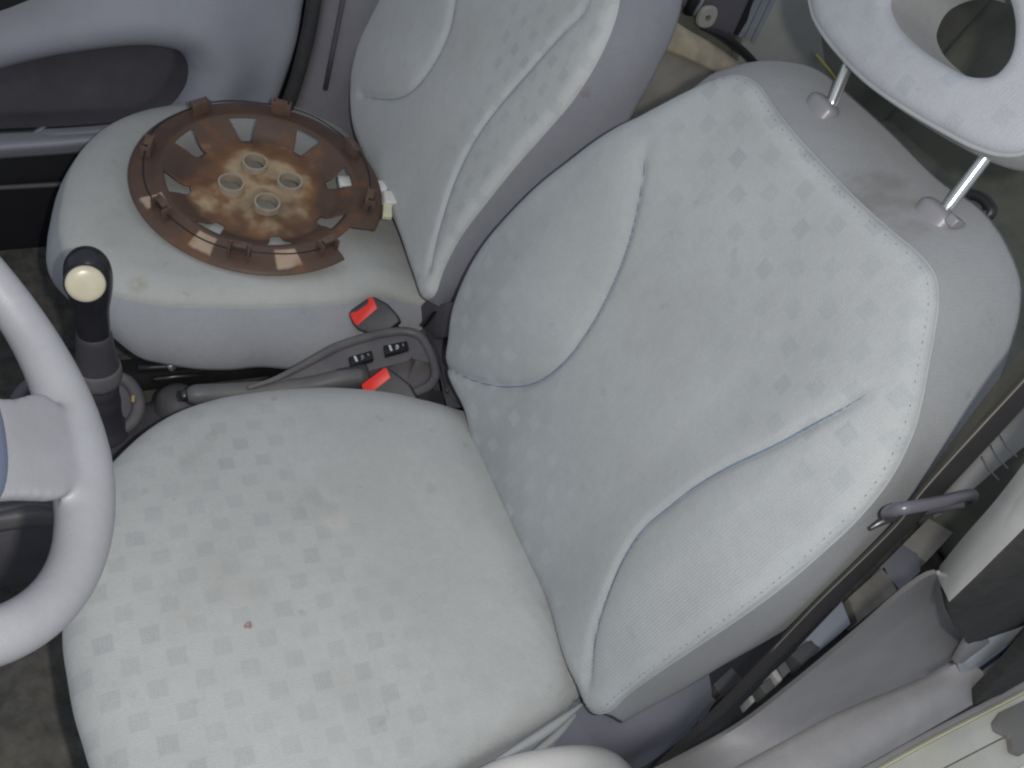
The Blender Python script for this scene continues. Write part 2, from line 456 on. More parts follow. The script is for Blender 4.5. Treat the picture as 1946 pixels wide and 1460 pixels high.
M_dim = mat('grey_marking', (0.30, 0.32, 0.32), 0.5, mottle=0.02)
M_block1 = mat('pale_blue_block', (0.34, 0.36, 0.42), 0.6, mottle=0.06)
M_block2 = mat('dusty_grey_block', (0.22, 0.205, 0.18), 0.8, mottle=0.25, mscale=22, dirt=(0.3, 0.27, 0.22), dscale=20)
M_pipe = mat('seam_piping', (0.315, 0.335, 0.355), 0.9, mottle=0.1, bump=0.4, bscale=900)
M_thread = mat('blue_grey_thread', (0.30, 0.335, 0.38), 0.9, mottle=0.1)

# ================================================================== setting: floor
def floor_geo():
    xs = np.linspace(-1.3, 2.6, 60); ys = np.linspace(-0.46, 1.12, 30)
    A = np.array([(x, y, 0.006 * math.sin(x * 9 + y * 5)) for y in ys for x in xs]); n = len(xs)
    F = [(k * n + i, k * n + i + 1, (k + 1) * n + i + 1, (k + 1) * n + i) for k in range(len(ys) - 1) for i in range(n - 1)]
    return A, F
tag(part('floor', floor_geo(), M_carpet), kind='structure')
tag(part('ground', box((0, 0, -0.40), (12, 0, 0), (0, 12, 0), (0, 0, 0.02)), mat('concrete_ground', (0.26, 0.255, 0.245), 0.9, mottle=0.2, mscale=3), smooth=False), kind='structure')

# ================================================================== driver's seat
TB = rad(21)
UB = np.array([math.sin(TB), 0, math.cos(TB)])
seat = thing('seat', (-0.2, 0, 0.0), 'pale grey patterned cloth driver seat in the foreground, headrest raised on two steel posts', 'car seat')
FB = Frame((0, 0, 0.30), (0, -1, 0), UB)

# --- backrest front panel
SEAM_A = [(1246, 262), (1238, 305), (1220, 380), (1190, 470), (1160, 540), (1120, 620), (1080, 680), (1040, 717), (1005, 733), (960, 736), (920, 727), (890, 711), (861, 690)]
SEAM_B = [(1690, 738), (1600, 790), (1500, 845), (1400, 890), (1340, 925), (1290, 965), (1240, 1010), (1210, 1060), (1185, 1130), (1165, 1200), (1156, 1260), (1150, 1318)]
seamA = hermite(FB.ab(SEAM_A, off=0.012), 70, False); seamB = hermite(FB.ab(SEAM_B, off=0.012), 70, False)
wingA = np.vstack([seamA, [[-0.42, seamA[-1][1] - 0.01], [-0.42, seamA[0][1]]]])
wingB = np.vstack([seamB, [[0.20, seamB[-1][1] - 0.07], [0.48, seamB[-1][1] - 0.07], [0.48, seamB[0][1]]]])
def h_back(P):
    a, b = P[:, 0], P[:, 1]
    h = 0.012 - 0.010 * np.exp(-(a / 0.10) ** 2) * sstep(b, 0.0, 0.2) + 0.012 * np.exp(-((b - 0.17) / 0.14) ** 2)
    h = h + 0.028 * sstep(np.abs(a), 0.10, 0.24) * (1 - sstep(b, 0.40, 0.60))
    for seam, wing, puff in ((seamA, wingA, 0.0045), (seamB, wingB, 0.004)):
        d, t = segdist(P, seam); fade = sstep(t, 0.0, 0.10) * (1 - sstep(t, 0.95, 1.0))
        db, _ = segdist(P, wing, True)
        ins = inside(P, wing)
        h = h - 0.0065 * np.exp(-(d / 0.0045) ** 2) * fade - 0.002 * np.exp(-(d / 0.016) ** 2) * fade
        h = h + np.where(ins, puff * (1 - np.exp(-db / 0.016)), 0)
    return h
PAIRS = [((885, 775), None), ((868, 742), None), ((858, 700), None), ((857, 650), None), ((865, 592), None), ((885, 536), None),
         ((920, 472), None), ((970, 411), None), ((1030, 351), None), ((1100, 296), None), ((1170, 247), None), ((1250, 206), None),
         ((1320, 170), (1352, 150)), ((1365, 152), (1390, 130)), ((1405, 146), (1440, 117)), ((1440, 162), (1505, 118)), ((1468, 200), (1560, 134)),
         ((1500, 243), (1615, 180)), ((1560, 310), (1690, 247)), ((1640, 392), (1790, 345)), ((1700, 445), (1868, 400)),
         ((1752, 490), (1915, 466)), ((1777, 525), (1940, 530)), ((1783, 570), (1940, 590)), ((1776, 630), (1925, 650)), ((1765, 690), (1905, 705)),
         ((1752, 760), (1880, 775)), ((1728, 840), (1842, 850)), ((1690, 912), (1785, 918)), ((1640, 975), (1720, 995)), ((1560, 1052), (1650, 1075)),
         ((1480, 1120), (1560, 1155)), ((1400, 1178), (1470, 1212)), ((1310, 1238), (1380, 1262)), ((1240, 1285), (1300, 1310)), ((1190, 1322), (1225, 1350)),
         ((1160, 1350), (1185, 1372)), ((1128, 1352), None), ((1095, 1290), None), ((1060, 1190), None), ((1010, 1075), None), ((950, 950), None), ((905, 860), None)]
EDGE_D = 0.014
def pad_loops(fr, pairs, hf, D, depth, N, inset=0.012, edgeR=0.03):
    Sab = fr.ab([p[0] for p in pairs], lambda P: hf(P) - D)
    cen = Sab.mean(0)
    Bab = np.array([(fr.ab([p[1]], None, off=-depth)[0] if p[1] is not None else s + (cen - s) / np.linalg.norm(cen - s) * inset) for s, p in zip(Sab, pairs)])
    return hermite(Sab, N, True, Bab)
N1 = 260
O1, B1 = pad_loops(FB, PAIRS, h_back, EDGE_D, 0.085, N1)
V, F, A = rings(FB, O1, (0.0, 0.27), h_back, 0.022, EDGE_D, 95)
d_spot = [(onplane(470, 1188, (0, 0, 0.345), (0.09, 0, 1)), 0.006, (0.20, 0.06, 0.04), 0.75, 0.5)]
M_back = fabric('seat_cloth_back', C_FAB, dark=(0.25, 1.0, 0.34, 0.52), light=(-0.55, -1.0, -0.20, 0.02), ribs='u', cord=(0.8, -1.0, -0.20, 0.10), cell=(0.062, 0.056))
backrest = part('backrest', (V, F, A), M_back, seat)
Sw = V[:N1]; Bw = FB.w(B1, -0.085)
outab = np.stack([(np.roll(O1, -1, 0) - np.roll(O1, 1, 0))[:, 1], -(np.roll(O1, -1, 0) - np.roll(O1, 1, 0))[:, 0]], 1)
outab /= np.linalg.norm(outab, axis=1)[:, None]
if ((O1 - O1.mean(0)) * outab).sum() < 0: outab = -outab
outw = outab[:, :1] * FB.ea + outab[:, 1:] * FB.eb
smud = onplane(1660, 375, FB.o - FB.n * 0.03, FB.n); smud2 = onplane(1868, 603, FB.o - FB.n * 0.05, FB.n); smud3 = onplane(1730, 440, FB.o - FB.n * 0.02, FB.n)
base_seat = np.array([-0.2, 0, 0])
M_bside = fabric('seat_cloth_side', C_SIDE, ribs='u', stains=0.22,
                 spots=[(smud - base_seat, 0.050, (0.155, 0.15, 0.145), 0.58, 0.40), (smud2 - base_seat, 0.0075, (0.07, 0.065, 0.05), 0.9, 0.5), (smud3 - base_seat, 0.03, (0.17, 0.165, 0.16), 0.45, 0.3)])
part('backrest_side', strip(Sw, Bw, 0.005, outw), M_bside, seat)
# piping and a line of stitches along the visible seam
vis = [i for i in range(N1) if 0.30 < i / N1 < 0.90]
k0, k1 = vis[0], vis[-1]
pip = FB.w(O1[k0:k1] + outab[k0:k1] * 0.0005, h_back(O1[k0:k1]) - EDGE_D + 0.001)
part('piping', tube(pip, 0.0012, 8), M_pipe, backrest)
st = []
per = np.concatenate([[0], np.cumsum(np.linalg.norm(np.diff(O1, axis=0), axis=1))])
s = per[k0]
while s < per[k1]:
    i = min(int(np.searchsorted(per, s)), N1 - 2); q = O1[i] - outab[i] * 0.0048
    tq = unit(O1[i + 1] - O1[i]); x = 0.0048 / 0.022
    hh = h_back(q[None])[0] - EDGE_D * (1 - math.sqrt(1 - (1 - x) ** 2)) + 0.0002
    c = FB.w(q, hh)[0]; t3 = tq[0] * FB.ea + tq[1] * FB.eb; s3 = np.cross(FB.n, t3)
    st.append(box(c, t3 * 0.0012, s3 * 0.00035, FB.n * 0.0002)); s += 0.0052
part('stitching', join(*st), M_thread, backrest, smooth=False, kind='stuff')

def seam_line(fr, seam, hf, lo, hi, r):
    n = len(seam); a, b_ = int(lo * n), int(hi * n); Q = seam[a:b_]
    rr = r * np.minimum(1, np.minimum(np.arange(len(Q)) / 6.0 + 0.15, (len(Q) - 1 - np.arange(len(Q))) / 6.0 + 0.15))
    return tube(fr.w(Q, hf(Q) + 0.0007), rr, 6)
M_seam = mat('seam_shadow_thread', (0.15, 0.20, 0.28), 0.9, mottle=0.2, mscale=60)
part('seam', seam_line(FB, seamA, h_back, 0.03, 0.97, 0.0013), M_seam, backrest)
part('seam', seam_line(FB, seamB, h_back, 0.03, 0.97, 0.0013), M_seam, backrest)
# --- headrest guides, posts, headrest
def guide(px, half_a, half_b, r, with_button):
    c = onplane(px[0], px[1], FB.o - FB.n * 0.047, FB.n) - UB * 0.006
    V = []; F = []; rows = 7; seg = 26
    for k in range(rows + 1):
        ph = k / rows * math.pi / 2
        for i in range(seg):
            th = 2 * math.pi * i / seg
            e = 2.0 / 2.6
            ca = math.copysign(abs(math.cos(th)) ** e, math.cos(th)); sa = math.copysign(abs(math.sin(th)) ** e, math.sin(th))
            rr = math.cos(ph) ** 0.6 if k < rows else 0.02
            V.append(c + FB.ea * half_a * ca * rr + FB.n * half_b * sa * rr + UB * (0.009 * math.sin(ph) - 0.001))
    for k in range(rows):
        for i in range(seg):
            j = (i + 1) % seg; F.append((k * seg + i, k * seg + j, (k + 1) * seg + j, (k + 1) * seg + i))
    skirt = [np.array(V[i]) - UB * 0.03 for i in range(seg)]
    b0 = len(V); V += skirt
    F += [(i, (i + 1) % seg, b0 + (i + 1) % seg, b0 + i) for i in range(seg)]
    g_ = part('headrest_guide', (V, F), M_guide, seat)
    if with_button:
        bc = c + FB.ea * half_a * 0.92 + UB * 0.004 + FB.n * 0.003
        part('release_button', box(bc, FB.ea * 0.006, FB.n * half_b * 0.62, UB * 0.005, 0.0015), M_guide, g_)
    return c
gc1 = guide((1574, 192), 0.0215, 0.0135, 0.02, False)
gc2 = guide((1794, 396), 0.0225, 0.0145, 0.02, True)

FH = Frame(FB.o + FB.n * -0.047, FB.ea, FB.eb)
fa, fn_ = [], []
HR_BOTTOM = [(1546, -30), (1548, 25), (1563, 56), (1600, 104), (1650, 154), (1720, 204), (1800, 251), (1860, 281), (1905, 294), (1945, 292), (1985, 262)]
def h_head(P): return 0.030 + 0.012 * (1 - ((P[:, 0]) / 0.16) ** 2)
hb = FH.ab(HR_BOTTOM, lambda P: h_head(P) - 0.012)
top_b = hb[:, 1].max() + 0.14
cx_h = 0.5 * (hb[0, 0] + hb[-1, 0]); wid = 0.5 * (hb[-1, 0] - hb[0, 0])
HO = np.vstack([hb, [[cx_h + wid * 1.02, hb[-1, 1] + 0.05], [cx_h + wid * 0.95, top_b - 0.03], [cx_h + wid * 0.55, top_b], [cx_h, top_b + 0.006], [cx_h - wid * 0.55, top_b], [cx_h - wid * 0.95, top_b - 0.03], [cx_h - wid * 1.03, hb[0, 1] + 0.045]]])
HOLE = [(1690, 0), (1700, 40), (1732, 78), (1790, 119), (1848, 145), (1890, 140), (1915, 112), (1927, 60), (1921, 8), (1898, -40), (1850, -78), (1780, -85), (1715, -52)]
hh_ = FH.ab(HOLE, h_head, off=-0.006)
NH = 140
OH = hermite(HO, NH, True)
# hole sampled with the same angle order as the outline
hd = hermite(hh_, 600, True); hc = hd.mean(0)
hang = np.arctan2(hd[:, 1] - hc[1], hd[:, 0] - hc[0])
oang = np.arctan2(OH[:, 1] - hc[1], OH[:, 0] - hc[0])
HH = np.array([hd[np.argmin(np.abs(np.angle(np.exp(1j * (hang - t)))))] for t in oang])
V, F, A = rings(FH, OH, None, h_head, 0.016, 0.010, 26, hole=HH)
# inner wall of the opening going back through the headrest
n0 = len(V); wall = [V[-NH:]]
for q in np.linspace(0, 1, 7)[1:]:
    sh = hc + (HH - hc) * (1 - 0.16 * q)
    wall.append(FH.w(sh, h_head(HH) - 0.010 - 0.080 * q))
Wv = np.vstack(wall)
Wf = [(k * NH + i, k * NH + (i + 1) % NH, (k + 1) * NH + (i + 1) % NH, (k + 1) * NH + i) for k in range(6) for i in range(NH)]
Wuv = np.vstack([np.stack([np.arange(NH) * 0.004, np.full(NH, k * 0.012)], 1) for k in range(7)])
M_head = fabric('headrest_cloth', (0.365, 0.38, 0.42), dark=(0, 1, -1, 1.4), ribs='u', cell=(0.066, 0.058), sq=0.0085)
head = part('headrest', (V, F, A), M_head, seat)
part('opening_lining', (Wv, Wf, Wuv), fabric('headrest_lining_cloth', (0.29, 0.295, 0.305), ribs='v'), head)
Sh = V[:NH]; cenh = OH.mean(0)
oh = np.stack([(np.roll(OH, -1, 0) - np.roll(OH, 1, 0))[:, 1], -(np.roll(OH, -1, 0) - np.roll(OH, 1, 0))[:, 0]], 1); oh /= np.linalg.norm(oh, axis=1)[:, None]
if ((OH - cenh) * oh).sum() < 0: oh = -oh
ow = oh[:, :1] * FH.ea + oh[:, 1:] * FH.eb
Bh = FH.w(cenh + (OH - cenh) * 0.96, -0.048)
sv, sf, suv = strip(Sh, Bh, 0.006, ow, cap=False)
# back of the headrest: ring from the rim to the opening
bk0 = len(sv); Bi = Wv[-NH:]
sv = np.vstack([sv, Bi]); suv = np.vstack([suv, np.zeros((NH, 2))]); last = 12 * NH
sf += [(last + i, last + (i + 1) % NH, bk0 + (i + 1) % NH, bk0 + i) for i in range(NH)]
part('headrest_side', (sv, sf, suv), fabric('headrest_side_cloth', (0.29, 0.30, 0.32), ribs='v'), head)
part('piping', tube(FH.w(OH + oh * 0.001, h_head(OH) - 0.009), 0.0026, 8, closed=True), M_pipe, head)
for pb, pt in (((1583, 192), (1612, 122)), ((1805, 389), (1868, 306))):
    p0 = onplane(*pb, FB.o - FB.n * 0.047, FB.n); p1 = onplane(*pt, FB.o - FB.n * 0.047, FB.n)
    d = unit(p1 - p0)
    part('headrest_post', tube([p0 - d * 0.02, p0, p0 + (p1 - p0) * 0.5, p1, p1 + d * 0.045], 0.0062, 16), M_chrome, head)

# --- cushion
FC = Frame((0, 0, 0.300), (1, 0, -0.09), (0, 1, 0))
C_PAIRS = [((887, 786), None), ((862, 779), None), ((816, 765), None), ((748, 749), None), ((692, 742), None), ((624, 738), None), ((547, 741), None), ((470, 749), None),
           ((408, 760), None), ((334, 785), None), ((285, 813), None), ((233, 857), None), ((203, 890), None), ((165, 960), None), ((137, 1050), None), ((120, 1150), None),
           ((119, 1226), None), ((127, 1280), None), ((140, 1353), None), ((156, 1407), None), ((175, 1465), None), ((225, 1545), None), ((330, 1600), None), ((480, 1600), None),
           ((680, 1545), (760, 1600)), ((873, 1459), (960, 1480)), ((960, 1412), (1018, 1452)), ((1040, 1366), (1062, 1412)), ((1100, 1326), (1106, 1346)), ((1122, 1300), (1124, 1308)),
           ((1128, 1270), None), ((1118, 1210), None), ((1088, 1130), None), ((1042, 1040), None), ((990, 940), None), ((945, 860), None), ((912, 810), None)]
FC_CORNER = FC.ab([(1118, 1318)])[0]
def h_cush(P):
    x, y = P[:, 0], P[:, 1]
    h = 0.008 + 0.014 * np.exp(-((x + 0.28) / 0.20) ** 2 - (y / 0.2) ** 2) - 0.018 * sstep(x, -0.06, 0.03)
    h = h - 0.012 * np.exp(-((x + 0.16) / 0.10) ** 2 - (y / 0.12) ** 2)
    # small gathers running to the rear corner
    g0 = FC_CORNER
    r = np.hypot(x - g0[0], y - g0[1]); th = np.arctan2(y - g0[1], x - g0[0])
    h = h + 0.0011 * np.sin(th * 34) * np.exp(-r / 0.05) * sstep(r, 0.0, 0.012)
    return h
O2, B2 = pad_loops(FC, C_PAIRS, h_cush, 0.026, 0.11, 240, inset=0.020)
V, F, A = rings(FC, O2, (-0.25, 0.0), h_cush, 0.055, 0.034, 90)
def on_cush(u, v):
    q = FC.ab([(u, v)], h_cush); return FC.w(q, h_cush(q))[0] - base_seat
cspot = [(on_cush(472, 1188), 0.0065, (0.20, 0.085, 0.07), 0.80, 0.4), (on_cush(590, 965), 0.035, (0.30, 0.285, 0.27), 0.32, 0.3),
         (on_cush(360, 872), 0.020, (0.30, 0.27, 0.23), 0.32, 0.3), (on_cush(820, 930), 0.012, (0.28, 0.24, 0.20), 0.28, 0.3),
         (on_cush(400, 830), 0.012, (0.28, 0.25, 0.21), 0.35, 0.3), (on_cush(640, 990), 0.022, (0.52, 0.50, 0.46), 0.4, 0.3),
         (on_cush(690, 1290), 0.05, (0.33, 0.33, 0.31), 0.25, 0.2)]
M_cush = fabric('seat_cloth_cushion', (0.418, 0.430, 0.432), dark=(-1.0, -0.25, 0.16, 0.34), ribs='v', cell=(0.0455, 0.060), spots=cspot, sq=0.0098, stains=0.24)
cushion = part('cushion', (V, F, A), M_cush, seat)
o2 = np.stack([(np.roll(O2, -1, 0) - np.roll(O2, 1, 0))[:, 1], -(np.roll(O2, -1, 0) - np.roll(O2, 1, 0))[:, 0]], 1); o2 /= np.linalg.norm(o2, axis=1)[:, None]
if ((O2 - O2.mean(0)) * o2).sum() < 0: o2 = -o2
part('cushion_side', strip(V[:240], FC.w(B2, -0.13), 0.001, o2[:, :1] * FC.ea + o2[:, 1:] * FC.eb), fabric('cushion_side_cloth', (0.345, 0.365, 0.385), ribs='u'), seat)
# gathered folds of cloth under the near seam
for k, (a_, b_, r_) in enumerate((((1112, 1334), (935, 1450), 0.006), ((1100, 1352), (985, 1452), 0.005))):
    p = [FC.w(FC.ab([q], None, off=-0.03 - 0.02 * k)[0], -0.03 - 0.02 * k)[0] for q in (a_, ((a_[0] + b_[0]) / 2 + 6, (a_[1] + b_[1]) / 2 + 3), b_)]
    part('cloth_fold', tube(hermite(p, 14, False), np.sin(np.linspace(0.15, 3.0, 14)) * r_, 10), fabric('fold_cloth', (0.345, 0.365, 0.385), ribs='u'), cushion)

# --- plastic shield, lever, recliner details below the backrest
SH = [[ony(1090, 1335, -0.262), ony(1065, 1390, -0.272), ony(1030, 1470, -0.28), ony(1000, 1540, -0.28)],
      [ony(1135, 1345, -0.270), ony(1120, 1395, -0.285), ony(1090, 1470, -0.295), ony(1060, 1560, -0.30)],
      [ony(1190, 1345, -0.272), ony(1190, 1390, -0.292), ony(1165, 1470, -0.304), ony(1120, 1560, -0.305)],
      [ony(1265, 1315, -0.265), ony(1265, 1360, -0.290), ony(1230, 1440, -0.300), ony(1190, 1530, -0.30)],
      [ony(1345, 1270, -0.245), ony(1352, 1310, -0.265), ony(1330, 1385, -0.270), ony(1270, 1470, -0.27)]]
shield = part('side_shield', loft(SH, 22, thick=(0, 0.02, -0.004)), M_shield, seat, autosmooth=50)
lv = [ony(820, 1560, -0.325), ony(960, 1480, -0.33), ony(1060, 1458, -0.335), ony(1130, 1455, -0.335), ony(1175, 1480, -0.335), ony(1190, 1530, -0.33)]
lvp = hermite(lv, 30, False)
part('adjuster_lever', tube(lvp, np.concatenate([np.linspace(0.02, 0.022, 24), [0.021, 0.020, 0.018, 0.015, 0.011, 0.004]]), 20), mat('ribbed_lever_plastic', (0.52, 0.52, 0.51), 0.55, mottle=0.06, bump=0.6, bscale=380), seat)
p = [ony(1123, 1316, -0.262), ony(1130, 1330, -0.264), ony(1138, 1348, -0.268), ony(1160, 1362, -0.268)]
part('recliner_strap', tube(hermite(p, 16, False), 0.004, 8, flat=((0, 1, 0), 0.5)), mat('dusty_strap', (0.36, 0.35, 0.31), 0.7), seat)
part('recliner_pin', lathe(ony(1131, 1316, -0.266), (0, -1, 0), [(0, 0.003), (0.004, 0.003), (0.005, 0.0015)], 12), M_black, seat)
# crumbs in the fold between cushion and backrest
for (u, v, r_) in ((978, 937, 0.0030), (1017, 1025, 0.0018)):
    c = onplane(u, v, (0, 0, 0.312), (0, 0, 1)); V = []
    tag(part('crumb', lathe(c, (0.2, 0.3, 1), [(0, r_ * 0.5), (r_, r_), (r_ * 1.6, r_ * 0.3)], 6), M_paper, None, smooth=False),
        'larger white crumb lying in the fold of the driver seat' if r_ > 0.002 else 'tiny white crumb lower down the fold of the driver seat', 'crumb', 'crumbs in the seat fold')

# ================================================================== passenger seat
pseat = thing('seat', (-0.2, 0.66, 0.0), 'grey passenger seat behind the driver seat, carrying the rusty hubcap', 'car seat')
FPc = Frame((0, 0.66, 0.300), (1, 0, -0.09), (0, 1, 0))
PC = [((830, 577), (835, 640)), ((745, 562), (742, 690)), ((662, 572), (640, 705)), ((600, 577), (560, 703)), ((500, 582), (493, 699)), ((400, 581), (432, 704)), ((324, 579), (370, 702)), ((262, 569), (308, 692)),
      ((210, 555), (265, 680)), ((165, 528), (215, 640)), ((128, 490), (165, 600)), ((111, 450), None), ((109, 420), None), ((114, 385), None), ((128, 330), None), ((157, 281), None), ((206, 239), None), ((267, 214), None), ((351, 199), None),
      ((450, 190), None), ((550, 200), None), ((630, 235), None), ((690, 285), None), ((740, 375), None), ((780, 460), None), ((815, 545), None)]
def h_pc(P):
    x, y = P[:, 0], P[:, 1]
    return -0.004 + 0.012 * np.exp(-((x + 0.26) / 0.22) ** 2 - (y / 0.22) ** 2) - 0.014 * sstep(x, -0.08, 0.02)
O3, B3 = pad_loops(FPc, PC, h_pc, 0.020, 0.12, 200, inset=-0.004)
V, F, A = rings(FPc, O3, (-0.26, 0.0), h_pc, 0.05, 0.026, 60)
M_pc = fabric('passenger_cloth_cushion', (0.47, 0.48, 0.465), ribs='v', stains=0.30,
              spots=[(onz(262, 540, 0.33) - np.array([-0.2, 0.66, 0]), 0.02, (0.30, 0.29, 0.17), 0.5, 0.3)])
part('cushion', (V, F, A), M_pc, pseat)
o3 = np.stack([(np.roll(O3, -1, 0) - np.roll(O3, 1, 0))[:, 1], -(np.roll(O3, -1, 0) - np.roll(O3, 1, 0))[:, 0]], 1); o3 /= np.linalg.norm(o3, axis=1)[:, None]
if ((O3 - O3.mean(0)) * o3).sum() < 0: o3 = -o3
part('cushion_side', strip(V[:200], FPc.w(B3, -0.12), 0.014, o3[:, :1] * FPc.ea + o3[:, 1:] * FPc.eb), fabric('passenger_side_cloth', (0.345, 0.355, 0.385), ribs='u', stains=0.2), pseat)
FPb = Frame((0.0, 0.66, 0.30), (0, -1, 0), UB)
PS_A = [(868, -40), (862, 10), (853, 55), (838, 95), (815, 138), (788, 172), (760, 188), (722, 190), (686, 182)]
PS_B = [(1130, -10), (1110, 20), (1060, 72), (1010, 130), (960, 188), (920, 243), (890, 300), (868, 355), (848, 420), (832, 480), (822, 540)]
psA = hermite(FPb.ab(PS_A, off=0.012), 50, False); psB = hermite(FPb.ab(PS_B, off=0.012), 50, False)
wA = np.vstack([psA, [[-0.45, psA[-1][1] - 0.01], [-0.45, psA[0][1]]]]); wB = np.vstack([psB, [[0.2, psB[-1][1] - 0.08], [0.5, psB[-1][1] - 0.08], [0.5, psB[0][1]]]])
def h_pb(P):
    a, b = P[:, 0], P[:, 1]
    h = 0.012 + 0.008 * sstep(np.abs(a), 0.06, 0.26) * (1 - sstep(b, 0.40, 0.60)) + 0.008 * np.exp(-((b - 0.17) / 0.14) ** 2)
    for seam, wing, puff in ((psA, wA, 0.0035), (psB, wB, 0.001)):
        d, t = segdist(P, seam); fade = sstep(t, 0.0, 0.08) * (1 - sstep(t, 0.93, 1.0)); db, _ = segdist(P, wing, True)
        h = h - 0.006 * np.exp(-(d / 0.006) ** 2) * fade - 0.0015 * np.exp(-(d / 0.018) ** 2) * fade + np.where(inside(P, wing), puff * (1 - np.exp(-db / 0.022)), 0)
    return h
PB = [((690, 285), None), ((676, 245), None), ((671, 205), None), ((672, 160), None), ((680, 110), None), ((700, 50), None), ((722, 0), None), ((748, -60), None), ((790, -125), None), ((860, -190), None),
      ((960, -225), (990, -260)), ((1060, -205), (1130, -235)), ((1140, -140), (1250, -160)), ((1172, -60), (1295, -70)), ((1178, 0), (1297, 0)), ((1166, 50), (1282, 60)), ((1140, 110), (1250, 130)), ((1092, 188), (1212, 200)),
      ((1040, 250), (1170, 270)), ((985, 312), (1110, 340)), ((922, 390), (1030, 430)), ((872, 458), (965, 500)), ((842, 518), (905, 560)), ((826, 562), (862, 588)),
      ((812, 570), None), ((790, 520), None), ((762, 440), None), ((725, 360), None)]
O4, B4 = pad_loops(FPb, PB, h_pb, 0.014, 0.085, 220)
V, F, A = rings(FPb, O4, (0.0, 0.27), h_pb, 0.022, 0.014, 75)
M_pb = fabric('passenger_cloth_back', (0.50, 0.52, 0.525), dark=(1.0, 0.45, 0.16, 0.26), ribs='u', cell=(0.040, 0.072), sq=0.0090)
pback = part('backrest', (V, F, A), M_pb, pseat)
part('seam', seam_line(FPb, psA, h_pb, 0.0, 0.97, 0.0012), M_thread, pback)
part('seam', seam_line(FPb, psB, h_pb, 0.0, 0.97, 0.0012), M_thread, pback)
o4 = np.stack([(np.roll(O4, -1, 0) - np.roll(O4, 1, 0))[:, 1], -(np.roll(O4, -1, 0) - np.roll(O4, 1, 0))[:, 0]], 1); o4 /= np.linalg.norm(o4, axis=1)[:, None]
if ((O4 - O4.mean(0)) * o4).sum() < 0: o4 = -o4
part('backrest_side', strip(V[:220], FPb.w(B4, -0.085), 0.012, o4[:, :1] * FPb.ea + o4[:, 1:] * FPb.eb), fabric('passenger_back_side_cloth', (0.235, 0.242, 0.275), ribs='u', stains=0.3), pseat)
# recliner cover and the seat slide seen under the cushion
part('recliner_cover', prism([onx(u, v, 0.02) for u, v in ((772, 628), (790, 590), (812, 568), (835, 578), (868, 572), (862, 640), (790, 650))], (0.04, 0.0, 0.0), 0.004), M_dark, pseat, autosmooth=40)
part('recliner_slot', prism([onx(u, v, 0.014) for u, v in ((795, 619), (816, 596), (824, 592), (812, 610), (802, 622))], (0.01, 0, 0), 0.001), M_black, pseat, smooth=False)
part('seat_slide', box(ony(330, 705, 0.47), (0.20, 0, 0), (0, 0.02, 0), (0, 0, 0.018), 0.003), M_steel, pseat, autosmooth=40)
part('slide_lever', tube([ony(262, 700, 0.445), ony(290, 698, 0.445), ony(330, 696, 0.44), ony(360, 693, 0.44)], 0.006, 10), M_black, pseat)
part('slide_rod', tube([ony(292, 722, 0.425), ony(330, 716, 0.425), ony(392, 712, 0.425)], 0.0035, 10), M_steel, pseat)
part('slide_bolt', lathe(ony(326, 696, 0.428), (0.2, -1, 0.3), [(0, 0.007), (0.004, 0.007), (0.006, 0.003)], 14), M_chrome, pseat)

# ================================================================== hubcap
HC = np.array([-0.20896977, 0.67740055, 0.36983888]); hn = unit((0.0125212, -0.13526175, 1.0))
h1 = unit(np.cross([0, 1, 0], hn)); h2 = np.cross(hn, h1)
def HP(r, th, h): return HC + r * (math.cos(th) * h1 + math.sin(th) * h2) + h * hn
hub = thing('hubcap', HC, 'rusty brown plastic hubcap lying inside up on the passenger seat cushion', 'hubcap')
mh = bpy.data.materials.new('rusty_hubcap_plastic'); mh.use_nodes = True
g = G(mh); b = g.N['Principled BSDF']; tc = g.N.new('ShaderNodeTexCoord')
b.inputs['Roughness'].default_value = 0.5; b.inputs['Specular IOR Level'].default_value = 0.35
sp = g.N.new('ShaderNodeSeparateXYZ'); g.L.new(tc.outputs['UV'], sp.inputs[0])
rr = g.m('SQRT', g.m('ADD', g.m('MULTIPLY', sp.outputs[0], sp.outputs[0]), g.m('MULTIPLY', sp.outputs[1], sp.outputs[1])))
n1 = g.noise(tc.outputs['UV'], 14.0, 3); n2 = g.noise(tc.outputs['UV'], 20.0, 3); n3 = g.noise(tc.outputs['UV'], 7.0, 3)
q = g.m('ADD', rr, g.m('MULTIPLY', g.m('SUBTRACT', n1, 0.5), 0.11))
col = g.mix(g.rng(q, 0.125, 0.085), (0.118, 0.074, 0.057, 1), (0.23, 0.118, 0.058, 1))
tanf = g.m('MULTIPLY', g.rng(g.m('ADD', rr, g.m('MULTIPLY', g.m('SUBTRACT', n1, 0.5), 0.20)), 0.100, 0.062), g.rng(n2, 0.32, 0.56))
col = g.mix(tanf, col, (0.47, 0.36, 0.23, 1))
theta = g.m('ARCTAN2', sp.outputs[1], sp.outputs[0])
patch = 0.0                                   # cleaner plastic left between the ribs of the skirt
for (pu, pv, pr) in ((385, 462, 0.019), (548, 494, 0.020), (258, 385, 0.013)):
    q3 = onplane(pu, pv, HC, hn) - HC
    dth = g.m('ABSOLUTE', g.m('SUBTRACT', theta, math.atan2(q3 @ h2, q3 @ h1)))
    patch = g.m('MAXIMUM', patch, g.rng(g.m('ADD', dth, g.m('MULTIPLY', g.m('SUBTRACT', n1, 0.5), 0.10)), pr / 0.18, pr / 0.18 * 0.75))
patch = g.m('MULTIPLY', g.m('MULTIPLY', patch, 0.85), g.m('MULTIPLY', g.rng(rr, 0.160, 0.164), g.rng(g.m('ADD', rr, g.m('MULTIPLY', g.m('SUBTRACT', n2, 0.5), 0.02)), 0.197, 0.190)))
col = g.mix(patch, col, (0.56, 0.42, 0.31, 1))
